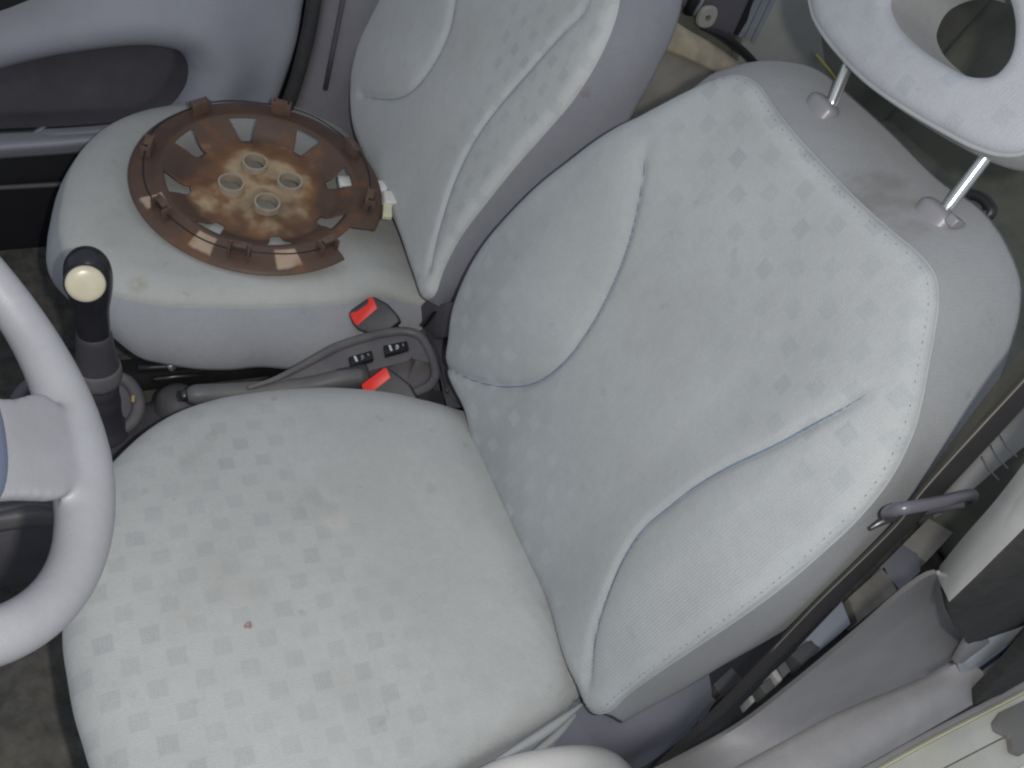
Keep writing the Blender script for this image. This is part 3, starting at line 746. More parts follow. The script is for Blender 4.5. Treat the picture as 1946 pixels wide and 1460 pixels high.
col = g.mix(g.m('MULTIPLY', g.rng(n2, 0.54, 0.72), 0.45), col, (0.26, 0.11, 0.040, 1))
col = g.mix(g.m('MULTIPLY', g.rng(n3, 0.50, 0.62), 0.45), col, (0.075, 0.050, 0.042, 1))
g.L.new(col, b.inputs['Base Color'])
bp = g.N.new('ShaderNodeBump'); bp.inputs['Strength'].default_value = 0.5; bp.inputs['Distance'].default_value = 0.001
g.L.new(g.noise(tc.outputs['Object'], 160.0, 6), bp.inputs['Height']); g.L.new(bp.outputs['Normal'], b.inputs['Normal'])
M_rust = mh
M_rust2 = mat('rusty_clip_plastic', (0.120, 0.082, 0.066), 0.55, mottle=0.35, mscale=40, dirt=(0.22, 0.10, 0.05), dscale=25, damount=0.5, bump=0.4, bscale=200)
prof = [(0.0, -0.0155), (0.012, -0.0155), (0.024, -0.0165), (0.036, -0.018), (0.05, -0.0185), (0.066, -0.0175), (0.082, -0.018), (0.098, -0.0195), (0.112, -0.020), (0.120, -0.0195), (0.126, -0.016), (0.132, -0.011), (0.139, -0.006), (0.146, -0.0015),
        (0.152, 0.002), (0.157, 0.0035), (0.163, 0.002), (0.172, -0.001), (0.182, -0.003), (0.192, -0.005), (0.199, -0.0075), (0.2035, -0.011)]
NS = 640; V = []; UV = []
prof = [tuple(p) for p in np.array([(np.interp(t, np.arange(len(prof)), [q[0] for q in prof]), np.interp(t, np.arange(len(prof)), [q[1] for q in prof])) for t in np.arange(0, len(prof) - 0.99, 1 / 3)])]
lugs = [rad(91 + 90 * k) for k in range(4)]
for (r, h) in prof:
    for k in range(NS):
        th = 2 * math.pi * k / NS
        dish = 0.0022 * math.cos(8 * (th - rad(91))) * math.exp(-((r - 0.09) / 0.03) ** 2)
        V.append(HP(r, th, h + dish)); UV.append((r * math.cos(th), r * math.sin(th)))
vents = [rad(91 + 45 * k) for k in range(8)]
F = []
for i in range(len(prof) - 1):
    rm = 0.5 * (prof[i][0] + prof[i + 1][0])
    for k in range(NS):
        th = 2 * math.pi * (k + 0.5) / NS; cut = False
        if 0.113 < rm < 0.150:
            half = 0.075 + (rm - 0.113) / 0.037 * 0.090
            cut = any(abs((th - v + math.pi) % (2 * math.pi) - math.pi) < half for v in vents)
        if rm > 0.168:
            dd = (th - rad(-51) + math.pi) % (2 * math.pi) - math.pi
            lo, hi = -0.17, 0.13 + 0.4 * (rm - 0.168) / 0.03 * 0.3
            if lo < dd < hi: cut = True
        if rm < 0.072:
            x, y = rm * math.cos(th), rm * math.sin(th)
            if any(math.hypot(x - 0.048 * math.cos(l), y - 0.048 * math.sin(l)) < 0.0185 for l in lugs): cut = True
        if not cut:
            j = (k + 1) % NS; F.append((i * NS + k, i * NS + j, (i + 1) * NS + j, (i + 1) * NS + k))
disc = part('disc', (V, F, UV), M_rust, hub)
sol = disc.modifiers.new('wall', 'SOLIDIFY'); sol.thickness = 0.0025; sol.offset = -1
def ring_tube(c, r0, r1, h0, h1_, seg=32):
    V = []; F = []
    for (r, h) in ((r0, h0), (r0, h1_), (r1, h1_), (r1 * 1.04, h0)):
        for k in range(seg):
            th = 2 * math.pi * k / seg; V.append(c + r * (math.cos(th) * h1 + math.sin(th) * h2) + h * hn)
    for a in range(4):
        for k in range(seg):
            F.append((a * seg + k, a * seg + (k + 1) % seg, ((a + 1) % 4) * seg + (k + 1) % seg, ((a + 1) % 4) * seg + k))
    return V, F
M_lug = mat('dusty_lug_sleeve', (0.42, 0.36, 0.28), 0.6, mottle=0.3, mscale=30, dirt=(0.14, 0.08, 0.04), dscale=30, damount=0.6)
for l in lugs:
    c = HC + 0.048 * (math.cos(l) * h1 + math.sin(l) * h2)
    part('lug_sleeve', ring_tube(c, 0.0178, 0.0212, -0.022, -0.006), M_lug, hub, autosmooth=40)
clipdata = []
for k in range(8):
    th = rad(91 + 22.5 + 45 * k)
    if k in (6,): th -= 0.06
    er = math.cos(th) * h1 + math.sin(th) * h2; et = -math.sin(th) * h1 + math.cos(th) * h2
    c = HC + er * 0.174 + hn * 0.010
    geo = join(box(c, er * 0.0022, et * 0.017, hn * 0.013, 0.001), box(c + et * 0.0145 + er * 0.006, er * 0.008, et * 0.0016, hn * 0.011, 0.0005), box(c - et * 0.0145 + er * 0.006, er * 0.008, et * 0.0016, hn * 0.011, 0.0005), box(c + hn * 0.0125 + er * 0.004, er * 0.006, et * 0.010, hn * 0.0015, 0.0005))
    part('retaining_clip', geo, M_rust2, hub, autosmooth=40)
wr = []
for a in np.linspace(rad(-30), rad(290), 200):
    wr.append(HP(0.1815 + 0.0015 * math.sin(a * 8), a, 0.0125 + 0.002 * math.sin(a * 3)))
part('retaining_wire', tube(wr, 0.0012, 8), M_black, hub)

# white plastic clip under the hubcap
wc = thing('plastic_clip', onz(742, 385, 0.335), 'broken white plastic clip poking out from under the hubcap', 'clip')
def facing(u, v, z, du, dv):
    p = onz(u, v, z); return p
pc = lambda u, v, z=0.342: onz(u, v, z)
part('body', prism([pc(u, v) for u, v in ((640, 344), (700, 345), (718, 353), (752, 357), (762, 369), (722, 372), (690, 362), (645, 362))], (0, 0, 0.012), 0.002), M_paper, wc, autosmooth=40)
part('flap', prism([pc(u, v, 0.344) for u, v in ((716, 355), (750, 358), (766, 374), (763, 386), (752, 388), (754, 376), (742, 368), (720, 366))], (0.004, -0.004, 0.012), 0.002), M_paper, wc, autosmooth=40)
part('socket', prism([pc(u, v, 0.346) for u, v in ((722, 370), (742, 370), (755, 378), (753, 392), (742, 394), (724, 391))], (0.002, -0.010, 0.016), 0.003, 3), M_paper, wc, autosmooth=40)
part('stem', prism([pc(u, v, 0.344) for u, v in ((726, 390), (744, 391), (742, 402), (743, 419), (725, 417))], (0.0, -0.004, 0.010), 0.002), M_yellowish, wc, autosmooth=40)

# ================================================================== gear lever
gl = thing('gear_lever', (-0.48, 0.34, 0.15), 'black gear lever with a cream disc on its knob', 'gear lever')
gb = ony(197, 820, 0.34); gt = ony(163, 477, 0.34); gax = gt - gb; GLn = np.linalg.norm(gax); gu = gax / GLn
def gpos(v):      # height along the lever for picture row v
    lo, hi = 0.0, 1.4 * GLn
    for _ in range(40):
        m_ = 0.5 * (lo + hi); p = RC @ (gb + gu * m_ - CAM); row = 730 + FPX * p[1] / p[2]
        if row > v: lo = m_
        else: hi = m_
    return 0.5 * (lo + hi)
def gprof(rows):
    out = []
    for v, w in rows:
        h = gpos(v); p = RC @ (gb + gu * h - CAM); out.append((h, w * p[2] / FPX))
    return sorted(out)
def smoothprof(rows, n=26):
    pr = np.array(gprof(rows)); return [tuple(x) for x in hermite(pr, n, False)]
knob = part('knob', lathe(gb, gu, smoothprof([(640, 29), (612, 30), (585, 32), (560, 38), (540, 42), (518, 43), (500, 39), (487, 30), (479, 18), (475.5, 5)]), 36), M_knob, gl)
part('collar', lathe(gb, gu, smoothprof([(727, 34), (722, 38), (712, 40), (700, 41), (690, 39), (676, 36), (660, 34), (646, 33), (637, 32), (633, 30.5), (631, 29)], 40), 32), M_dark2, gl)
part('collar_ring', lathe(gb, gu, smoothprof([(724, 37), (718, 41.5), (704, 43), (694, 41), (690, 37)], 16), 32), M_tray, gl)
part('gaiter', lathe(gb, gu, smoothprof([(845, 44), (822, 40), (800, 37), (780, 35), (762, 36), (748, 34), (735, 35), (725, 33), (715, 30)], 40), 32), M_dark2, gl)
kc = gb + gu * gpos(538); kd = unit((CAM - kc) + np.array([0.06, 0.0, -0.34]))
kp = kc + kd * 0.0
rb = 0.0222
cc_ = dist(163, 541, np.linalg.norm(kc - CAM) - 0.0415)
part('badge_seat', lathe(cc_ - kd * 0.036, kd, [(0, 0.021), (0.02, 0.0235), (0.031, 0.0243), (0.0325, 0.023)], 36), M_knob, knob)
part('badge', lathe(cc_ - kd * 0.008, kd, [(0, rb), (0.006, rb), (0.0085, rb * 0.93), (0.0100, rb * 0.75), (0.0109, rb * 0.45), (0.0112, rb * 0.02)], 40), M_cream, knob)

# ================================================================== centre console
con = thing('centre_console', (-0.2, 0.335, 0.0), 'dusty dark grey plastic console running between the two front seats', 'console')
# tunnel body
def tunnel():
    xs = np.linspace(-0.95, 0.30, 40); V = []; n = 15
    for x in xs:
        top = 0.135 + 0.05 * sstep(x, -0.30, -0.05)
        for k in range(n):
            t = k / (n - 1); th = math.pi * t
            y = 0.338 - 0.118 * math.copysign(abs(math.cos(th)) ** 0.45, math.cos(th)); z = -0.01 + (top + 0.01) * math.sin(th) ** 0.35
            V.append((x, y, z))
    F = [(i * n + k, i * n + k + 1, (i + 1) * n + k + 1, (i + 1) * n + k) for i in range(len(xs) - 1) for k in range(n - 1)]
    return V, F
part('tunnel', tunnel(), M_dark, con)
# gear surround: raised oval rim and the floor of the tray inside it
rim_px = [(150, 712), (205, 714), (238, 722), (254, 738), (263, 762), (261, 784), (248, 806), (225, 820), (187, 829), (120, 836), (60, 815), (30, 770), (60, 728), (100, 714)]
rim3 = hermite([onz(u, v, 0.185) for u, v in rim_px], 72, True)
part('gear_surround', tube(rim3, 0.0095, 12, closed=True), M_tray, con)
tc_ = rim3.mean(0)
tv = [p - np.array([0, 0, 0.004]) for p in rim3] + [tc_ + (p - tc_) * 0.9 - np.array([0, 0, 0.010]) for p in rim3] + [tc_ - np.array([0, 0, 0.006])]
tf = [(i, (i + 1) % 72, 72 + (i + 1) % 72, 72 + i) for i in range(72)] + [(72 + i, 72 + (i + 1) % 72, 144) for i in range(72)]
part('gear_tray', (tv, tf), M_tray, con)
part('amber_lamp', prism([onz(u, v, 0.1955) for u, v in ((250, 753), (256, 753), (256, 765), (250, 765))], (0, 0, 0.002), 0.0005), mat('amber_chip', (0.5, 0.33, 0.15), 0.4), con, smooth=False)
# mound in front of the handbrake
mc = onz(338, 775, 0.13)
part('handbrake_mound', lathe(mc - np.array([0.0, 0, 0.02]), (0, 0, 1), [(0.0, 0.036), (0.03, 0.034), (0.045, 0.030), (0.053, 0.023), (0.057, 0.013), (0.058, 0.002)], 32), M_dark, con)
part('floor_duct_ledge', loft([[onplane(u, v, (0, 0.235, 0), (0, 1, 0)) for u, v in ((-120, 985), (0, 966), (60, 955), (110, 962))], [onplane(u, v, (0, 0.205, 0), (0, 1, 0)) for u, v in ((-120, 1010), (0, 985), (60, 978), (110, 980))], [onplane(u, v, (0, 0.20, 0), (0, 1, 0)) for u, v in ((-120, 1045), (0, 1012), (60, 1002), (110, 1000))]], 16, thick=(0, 0.02, -0.01)), M_tray, con)
# raised rear section
ZR = 0.268
def cz(u, v, z=ZR): return onz(u, v, z)
bead_px = [(470, 738), (520, 722), (560, 703), (597, 683), (643, 659), (698, 641), (739, 632), (772, 630), (797, 638), (813, 660), (825, 692), (827, 716), (814, 735), (785, 748), (740, 770)]
bead = hermite([cz(u, v) for u, v in bead_px], 60, False)
part('console_rim', tube(bead, np.concatenate([np.linspace(0.003, 0.0075, 18), np.full(42, 0.0075)]), 12), M_tray, con)
# walls below the rim, outwards and down
wl = np.vstack([bead + np.array([0, 0, -0.002]), bead + np.array([0.0, 0.006, -0.05]), bead + np.array([0.0, 0.01, -0.12])])
# flank: push rear end rearwards instead
for k in range(60):
    rr_ = sstep(np.array([k / 60.0]), 0.55, 0.85)[0]
    wl[60 + k] += np.array([0.006, -0.006, 0]) * rr_; wl[120 + k] += np.array([0.010, -0.02, 0]) * rr_
wf = [(a * 60 + i, a * 60 + i + 1, (a + 1) * 60 + i + 1, (a + 1) * 60 + i) for a in range(2) for i in range(59)]
part('console_flank', (wl, wf), M_dark, con)
# sloping strip inside the rim that carries the two switches
in_px = [(505, 738), (545, 722), (590, 704), (640, 683), (709, 655), (760, 643), (782, 648), (789, 660), (783, 682)]
lo_px = [(520, 745), (560, 738), (605, 730), (650, 718), (700, 705), (739, 695), (765, 689), (776, 686), (783, 684)]
inn = hermite([cz(u, v, ZR - 0.006) for u, v in in_px], 40, False); low = hermite([cz(u, v, ZR - 0.016) for u, v in lo_px], 40, False)
bsub = hermite([cz(u, v, ZR - 0.001) for u, v in bead_px[1:11]], 40, False)
part('switch_panel', (np.vstack([bsub, inn, low, low - np.array([0, 0.004, 0.03])]), [(a * 40 + i, a * 40 + i + 1, (a + 1) * 40 + i + 1, (a + 1) * 40 + i) for a in range(3) for i in range(39)]), M_tray, con, autosmooth=35)
# pocket bowl behind the switches
pk_out = [(783, 684), (800, 662), (812, 668), (824, 694), (825, 716), (812, 733), (785, 745), (745, 755), (715, 745), (725, 715), (745, 696)]
po = hermite([cz(u, v, ZR - 0.010) for u, v in pk_out], 48, True); pcn = po.mean(0)
pv = [po] + [pcn + (po - pcn) * s_ - np.array([0, 0, d_]) for s_, d_ in ((0.88, 0.008), (0.74, 0.015), (0.55, 0.019), (0.3, 0.021))] + [pcn[None] - np.array([[0, 0, 0.022]])]
pf = [(a * 48 + i, a * 48 + (i + 1) % 48, (a + 1) * 48 + (i + 1) % 48, (a + 1) * 48 + i) for a in range(4) for i in range(48)] + [(4 * 48 + i, 4 * 48 + (i + 1) % 48, 5 * 48) for i in range(48)]
part('pocket', (np.vstack(pv), pf), M_tray, con)
# flat rear end behind the rim, and its bead
part('rear_plate', loft([[cz(u, v, ZR - 0.018) for u, v in ((800, 628), (815, 660), (832, 700), (842, 745), (850, 775))], [cz(u, v, ZR - 0.03) for u, v in ((850, 618), (866, 650), (880, 700), (885, 745), (890, 775))], [cz(u, v, ZR - 0.09) for u, v in ((900, 600), (915, 650), (930, 700), (935, 745), (940, 775))]], 18), M_dark, con)
part('rear_bead', tube(hermite([cz(u, v, ZR - 0.012) for u, v in ((812, 628), (826, 662), (840, 700), (850, 745))], 18, False), 0.003, 8), M_dark2, con)
part('rear_skirt', loft([[cz(u, v, ZR - 0.02) for u, v in ((735, 760), (790, 752), (830, 742), (850, 748), (870, 765))], [cz(u, v, ZR - 0.05) for u, v in ((740, 790), (790, 775), (835, 765), (865, 770), (885, 785))], [cz(u, v, ZR - 0.14) for u, v in ((745, 840), (795, 830), (845, 820), (885, 830), (910, 850))]], 18), M_dark2, con)
part('dusty_patch', loft([[cz(u, v, ZR - 0.022) for u, v in ((640, 728), (665, 722), (700, 712))], [cz(u, v, ZR - 0.03) for u, v in ((645, 745), (675, 742), (710, 738))]], 12), mat('dusty_console_plastic', (0.20, 0.19, 0.165), 0.75, mottle=0.25, mscale=25), con)
# switches
def switch(px, label):
    P_ = [cz(u, v, ZR - 0.008) for u, v in px]; nrm = unit(np.cross(P_[1] - P_[0], P_[3] - P_[0])); nrm = nrm if nrm @ (CAM - P_[0]) > 0 else -nrm
    s_ = part('heater_switch', prism([p + nrm * 0.004 for p in P_], -nrm * 0.012, 0.0012), M_black, con, autosmooth=35, label=label)
    c0, ex, ey = P_[0], P_[1] - P_[0], P_[3] - P_[0]
    def at(a, b_, h=0.0047): return c0 + ex * a + ey * b_ + nrm * h
    part('indicator_bar', prism([at(0.19, 0.15), at(0.28, 0.15), at(0.31, 0.80), at(0.22, 0.80)], nrm * 0.0004), M_mark, s_, smooth=False)
    arc = [at(0.47 + 0.11 * math.sin(t) * 1.0, 0.48 - 0.22 * math.cos(t)) for t in np.linspace(0.3, 2.84, 10)]
    part('seat_symbol', join(tube(arc, 0.0009, 6), tube([at(0.45, 0.70), at(0.57, 0.62)], 0.0008, 6), tube([at(0.46, 0.45), at(0.58, 0.42)], 0.0008, 6)), M_mark if px[0][0] > 700 else M_dim, s_)
    part('dot', prism([at(0.76, 0.28), at(0.81, 0.28), at(0.82, 0.55), at(0.77, 0.55)], nrm * 0.0004), M_dim, s_, smooth=False)
    return s_
switch([(662, 682), (706, 669), (710, 684), (667, 698)], 'heated seat switch nearer the gear lever')
switch([(728, 660), (773, 651), (777, 666), (732, 677)], 'heated seat switch nearer the backrests')

# ================================================================== handbrake
hbk = thing('handbrake', (-0.2, 0.32, 0.15), 'grey handbrake lever lying along the console beside the driver cushion', 'handbrake')
hp = [(352, 752), (372, 750), (420, 748), (480, 744), (540, 739), (600, 731), (640, 722), (690, 716)]
ha = hermite([onplane(u, v, (0, 0.318, 0), (0, 1, 0)) for u, v in hp], 40, False)
part('grip', tube(ha, np.concatenate([[0.006, 0.011, 0.0135], np.full(37, 0.0145)]), 18), M_lever, hbk)
bt = ha[0] - unit(ha[3] - ha[0]) * 0.001
part('release_button', lathe(bt + unit(ha[3] - ha[0]) * 0.004, -unit(ha[3] - ha[0]), [(0, 0.0085), (0.007, 0.0085), (0.0095, 0.006), (0.0105, 0.001)], 18), M_steel, hbk)
part('lever_gaiter', tube(hermite([onplane(u, v, (0, 0.322, 0), (0, 1, 0)) for u, v in ((590, 738), (620, 733), (655, 726), (700, 716))], 16, False), np.array([0.015, 0.017, 0.018, 0.019, 0.02, 0.02, 0.021, 0.021, 0.022, 0.022, 0.022, 0.022, 0.022, 0.022, 0.022, 0.021]), 16), M_dark2, hbk)

# ================================================================== seat belt buckles
def buckle(name, label, hous, red, pos, t, group, stalk):
    b_ = thing(name, pos, label, 'seat belt buckle', group)
    nrm = unit(CAM - np.asarray(pos)); nrm = unit(nrm + np.array([-0.25, -0.1, 0.3]))
    P_ = [onplane(u, v, pos, nrm) for u, v in hous]
    hs = part('housing', prism(P_, -nrm * t, 0.004, 3), M_buckle, b_, autosmooth=40)
    Q = [onplane(u, v, np.asarray(pos) + nrm * 0.0012, nrm) for u, v in red]
    part('release_button', prism(Q, -nrm * 0.006, 0.0006), M_red, b_, autosmooth=40)
    part('stalk', tube([onplane(u, v, np.asarray(pos) - nrm * t * 0.5, nrm) for u, v in stalk], 0.010, 12, flat=(nrm, 0.5)), M_black, b_)
    return b_
bp_ = onplane(700, 600, (0, 0.425, 0), (0, 1, 0)); bd_ = onplane(715, 722, (0, 0.275, 0), (0, 1, 0))
buckle('seat_belt_buckle', 'black buckle with a red notched button against the passenger seat', [(661, 597), (668, 588), (701, 565), (712, 564), (736, 577), (755, 598), (761, 611), (739, 628), (708, 637), (681, 628), (670, 617)],
       [(664, 597), (671, 593), (675, 594), (700, 577), (699, 567), (705, 565), (709, 567), (717, 586), (679, 619), (674, 615)], bp_, 0.028, 'front seat belt buckles', [(735, 615), (752, 630), (765, 650)])
buckle('seat_belt_buckle', 'black buckle with a plain red button, half hidden behind the driver cushion', [(686, 735), (690, 729), (729, 700), (737, 699), (757, 713), (778, 730), (795, 758), (770, 790), (720, 790), (690, 750)],
       [(687, 731), (729, 700), (735, 700), (742, 718), (709, 744), (690, 744)], bd_, 0.028, 'front seat belt buckles', [(745, 760), (760, 785), (770, 810)])

# ================================================================== steering wheel
sw_c = np.array([-0.6249, -0.0845, 0.7876]); sw_a = 0.62468
swn = np.array([math.cos(sw_a), 0, math.sin(sw_a)])
FW = Frame(sw_c, (0, -1, 0), (-math.sin(sw_a), 0, math.cos(sw_a)))
if FW.n @ swn < 0: FW = Frame(sw_c, (0, 1, 0), (-math.sin(sw_a), 0, math.cos(sw_a)))
sw = thing('steering_wheel', sw_c, 'grey plastic steering wheel cut off at the left edge, seen from the driver side', 'steering wheel')
RO = 0.2172; RT = 0.0190
qs = onplane(190, 880, sw_c, swn) - sw_c; th6 = math.atan2(qs @ FW.eb, qs @ FW.ea)
def rt(t): return RT * (1 + 0.36 * math.exp(-((((t - th6 + math.pi) % (2 * math.pi)) - math.pi) / 0.50) ** 2))
rr_w = [rt(t) for t in np.linspace(0, 2 * math.pi, 120, endpoint=False)]
rp = [FW.w(np.array([(RO - rt(t)) * math.cos(t), (RO - rt(t)) * math.sin(t)]))[0] for t in np.linspace(0, 2 * math.pi, 120, endpoint=False)]
SPK = [(-420, 700), (-200, 738), (-60, 750), (0, 752), (40, 752), (62, 745), (90, 745), (130, 780), (150, 830), (156, 870), (150, 912), (134, 938), (110, 943), (84, 942), (50, 941), (0, 946), (-60, 955), (-200, 985), (-420, 1010)]
def wheel_plate(px, off, t, w):
    P_ = [onplane(u, v, sw_c + swn * off, swn) for u, v in px]
    return prism(hermite(P_, len(px) * 3, True), -swn * t, w, 4)
bars = []
for ang in (rad(25), rad(155)):          # the two upper spokes, out of the picture, complete the wheel
    c0 = FW.w(np.array([0.05 * math.cos(ang), 0.05 * math.sin(ang)]))[0]; c1 = FW.w(np.array([0.20 * math.cos(ang), 0.20 * math.sin(ang)]))[0]
    bars.append(tube([c0, 0.5 * (c0 + c1), c1], [0.035, 0.028, 0.032], 16, flat=(swn, 0.25)))
rim = part('rim', join(tube(rp, rr_w, 24, closed=True, flat=(swn, 0.92)), wheel_plate(SPK, 0.014, 0.014, 0.0), *bars), M_wheel, sw)
rmod = rim.modifiers.new('moulded', 'REMESH'); rmod.mode = 'VOXEL'; rmod.voxel_size = 0.0026; rmod.use_smooth_shade = True
smod = rim.modifiers.new('soften', 'SMOOTH'); smod.factor = 0.5; smod.iterations = 30
HUBP = [(0, 752), (14, 790), (23, 840), (26, 880), (22, 920), (0, 965), (-60, 1010), (-170, 1040), (-330, 1000), (-430, 880), (-430, 740), (-330, 640), (-180, 620), (-60, 670)]
part('airbag_cover', wheel_plate(HUBP, 0.016, 0.04, 0.010), M_hub, sw, autosmooth=60)
part('column_shroud', lathe(sw_c - swn * 0.20, swn, [(0, 0.05), (0.08, 0.055), (0.15, 0.06), (0.165, 0.05)], 28), M_dark2, sw)

# ================================================================== seat belt and its guide
belt = thing('seat_belt', ony(1640, 1090, -0.30), 'black seat belt webbing slanting past the near side of the driver seat', 'seat belt')
bn = unit((0.0, 1.0, -0.034)); bp0 = (0.2, -0.322, 0.85)
BL = [(2060, 590), (1946, 721), (1859, 815), (1738, 951), (1717, 981), (1546, 1152), (1491, 1210), (1385, 1320), (1245, 1458), (1190, 1520)]
BR = [(2060, 655), (1946, 788), (1854, 887), (1790, 955), (1766, 981), (1614, 1133), (1507, 1238), (1432, 1312), (1276, 1462), (1215, 1525)]
BF = [(2060, 560), (1946, 674), (1895, 735), (1755, 925), (1717, 981), (1546, 1152), (1491, 1210), (1385, 1320), (1245, 1458), (1190, 1520)]
nb_ = 60
L3 = hermite([onplane(u, v, bp0, bn) for u, v in BL], nb_, False); R3 = hermite([onplane(u, v, bp0, bn) + bn * 0.004 for u, v in BR], nb_, False)
F3 = hermite([onplane(u, v, np.array(bp0) + bn * (0.006 if k < 4 else 0.0015), bn) for k, (u, v) in enumerate(BF)], nb_, False)
up3 = unit(L3[0] - L3[6]) * 0.06
def run_on(A_): return np.vstack([[A_[0] + up3 * k for k in range(8, 0, -1)], A_])
def webbing(A_, B_, t):
    n = len(A_); mid = 0.5 * (A_ + B_) - bn * 0.0025
    V = np.vstack([A_, mid, B_, B_ + bn * t, mid + bn * t, A_ + bn * t]); F = []
    for a in range(6):
        for i in range(n - 1): F.append((a * n + i, a * n + i + 1, ((a + 1) % 6) * n + i + 1, ((a + 1) % 6) * n + i))
    return V, F
part('webbing', webbing(run_on(L3), run_on(R3), 0.0014), M_belt, belt, autosmooth=40)
part('folded_edge', webbing(run_on(F3[:34]) + bn * 0.0016, run_on(L3[:34]) + bn * 0.0016, 0.0012), mat('belt_webbing_back', (0.030, 0.030, 0.026), 0.75, mottle=0.15, bump=0.5, bscale=700), belt, autosmooth=40)
part('selvedge', tube(run_on(L3[:36]) - bn * 0.0006, 0.0008, 6), M_beltedge, belt)
gd = [(1688, 978), (1693, 971), (1712, 967), (1745, 962), (1785, 954), (1822, 945), (1842, 941), (1846, 946), (1838, 952)]
off = [0.004, -0.004, -0.010, -0.013, -0.014, -0.012, -0.006, 0.004, 0.012]
loop = [onplane(u, v, np.array(bp0) + bn * o_, bn) for (u, v), o_ in zip(gd, off)]
loop += [onplane(u, v, np.array(bp0) + bn * o_, bn) for (u, v), o_ in (((1800, 962), 0.017), ((1750, 972), 0.018), ((1712, 980), 0.014))]
part('belt_guide', tube(hermite(loop, 60, True), 0.0052, 14, closed=True, flat=(UB, 1.25)), mat('belt_guide_plastic', (0.095, 0.095, 0.115), 0.32, mottle=0.05), seat)
part('guide_hook', tube(hermite([onplane(u, v, np.array(bp0) + bn * 0.006, bn) for u, v in ((1652, 1006), (1668, 996), (1690, 985), (1712, 978))], 16, False), np.linspace(0.002, 0.006, 16), 10), M_steel, seat)

# ================================================================== near pillar, sill and seals
pil = thing('pillar_trim', ony(1600, 1280, -0.37), 'grey plastic trim at the foot of the door pillar, lower right', 'trim panel')
def sp3(u, v, y): return ony(u, v, y)
def zs(u, v, z): return onz(u, v, z)
def lerp_row(px, A_, B_, t, swell=0.0):
    """points seen at px whose distance lies between rows A_ and B_"""
    return [dist(u, v, np.linalg.norm(a - CAM) * (1 - t) + np.linalg.norm(b - CAM) * t - swell) for (u, v), a, b in zip(px, A_, B_)]
PT0 = [sp3(1200, 1490, -0.352), sp3(1282, 1448, -0.354), sp3(1393, 1388, -0.354), sp3(1516, 1296, -0.356), sp3(1639, 1194, -0.358), sp3(1722, 1123, -0.362), sp3(1766, 1093, -0.366), sp3(1783, 1088, -0.370)]
PT3 = [zs(1280, 1530, 0.285), zs(1362, 1478, 0.285), zs(1478, 1414, 0.285), zs(1600, 1350, 0.288), zs(1722, 1300, 0.292), zs(1790, 1268, 0.30), zs(1832, 1240, 0.33), zs(1846, 1228, 0.35)]
PT = [PT0, lerp_row(((1230, 1502), (1310, 1458), (1420, 1397), (1540, 1312), (1660, 1217), (1745, 1150), (1790, 1122), (1801, 1120)), PT0, PT3, 0.33, 0.006),
      lerp_row(((1258, 1516), (1338, 1468), (1450, 1405), (1572, 1330), (1690, 1256), (1768, 1200), (1806, 1174), (1816, 1176)), PT0, PT3, 0.66, 0.006), PT3]
part('panel', loft(PT, 30, thick=(0.004, 0.006, -0.006)), M_trim, pil, autosmooth=50)
part('lip', tube(hermite([PT[0][-1], PT[1][-1], PT[2][-1], PT[3][-1]], 20, False), 0.0022, 8), mat('trim_lip_gloss', (0.24, 0.235, 0.25), 0.3), pil)
part('tab', prism([sp3(u, v, -0.392) for u, v in ((1842, 1226), (1858, 1219), (1880, 1216), (1882, 1221), (1862, 1237), (1828, 1262), (1815, 1262))], (0, 0.008, 0), 0.002), M_trim, pil, autosmooth=40)
sil = thing('sill_trim', ony(1640, 1380, -0.40), 'lighter grey grained sill trim below the pillar trim', 'trim panel')
ST = [[zs(u, v, z) for u, v, z in ((1240, 1556, 0.280), (1362, 1484, 0.280), (1478, 1419, 0.280), (1600, 1355, 0.282), (1722, 1305, 0.285), (1790, 1275, 0.292), (1824, 1260, 0.305), (1852, 1262, 0.315))],
      [zs(u, v, z) for u, v, z in ((1330, 1560, 0.290), (1420, 1500, 0.290), (1530, 1440, 0.290), (1650, 1375, 0.291), (1750, 1327, 0.292), (1810, 1297, 0.294), (1845, 1281, 0.300), (1870, 1280, 0.305))],
      [zs(u, v, z) for u, v, z in ((1420, 1560, 0.282), (1500, 1512, 0.282), (1590, 1460, 0.282), (1690, 1400, 0.282), (1775, 1350, 0.282), (1825, 1320, 0.283), (1858, 1303, 0.285), (1881, 1303, 0.286))],
      [zs(u, v, z) for u, v, z in ((1480, 1550, 0.255), (1560, 1503, 0.255), (1650, 1452, 0.255), (1749, 1396, 0.255), (1800, 1367, 0.255), (1840, 1344, 0.255), (1850, 1338, 0.256), (1866, 1325, 0.262))]]
part('panel', loft(ST, 30, thick=(0.0, 0.006, -0.008)), M_sill, sil, autosmooth=50)
body = thing('door_pillar', ony(1860, 1080, -0.41), 'bare white painted door pillar with black rubber seals at the right edge', 'car pillar')
FLA = [sp3(u, v, -0.368) for u, v in ((1782, 1098), (1830, 1040), (1883, 981), (1946, 901), (2040, 780))]
FLB = [sp3(u, v, -0.412) for u, v in ((1804, 1144), (1856, 1094), (1900, 1050), (1946, 1004), (2040, 890))]
for L_ in (FLA, FLB): L_.append(L_[-1] + unit(L_[-1] - L_[-2]) * 0.30)
FLM = [0.5 * (a + b_) + unit(CAM - a) * 0.006 for a, b_ in zip(FLA, FLB)]
part('painted_flange', loft([FLA, FLM, FLB], 20, thick=(0.012, 0.010, 0)), M_white, body, autosmooth=50)
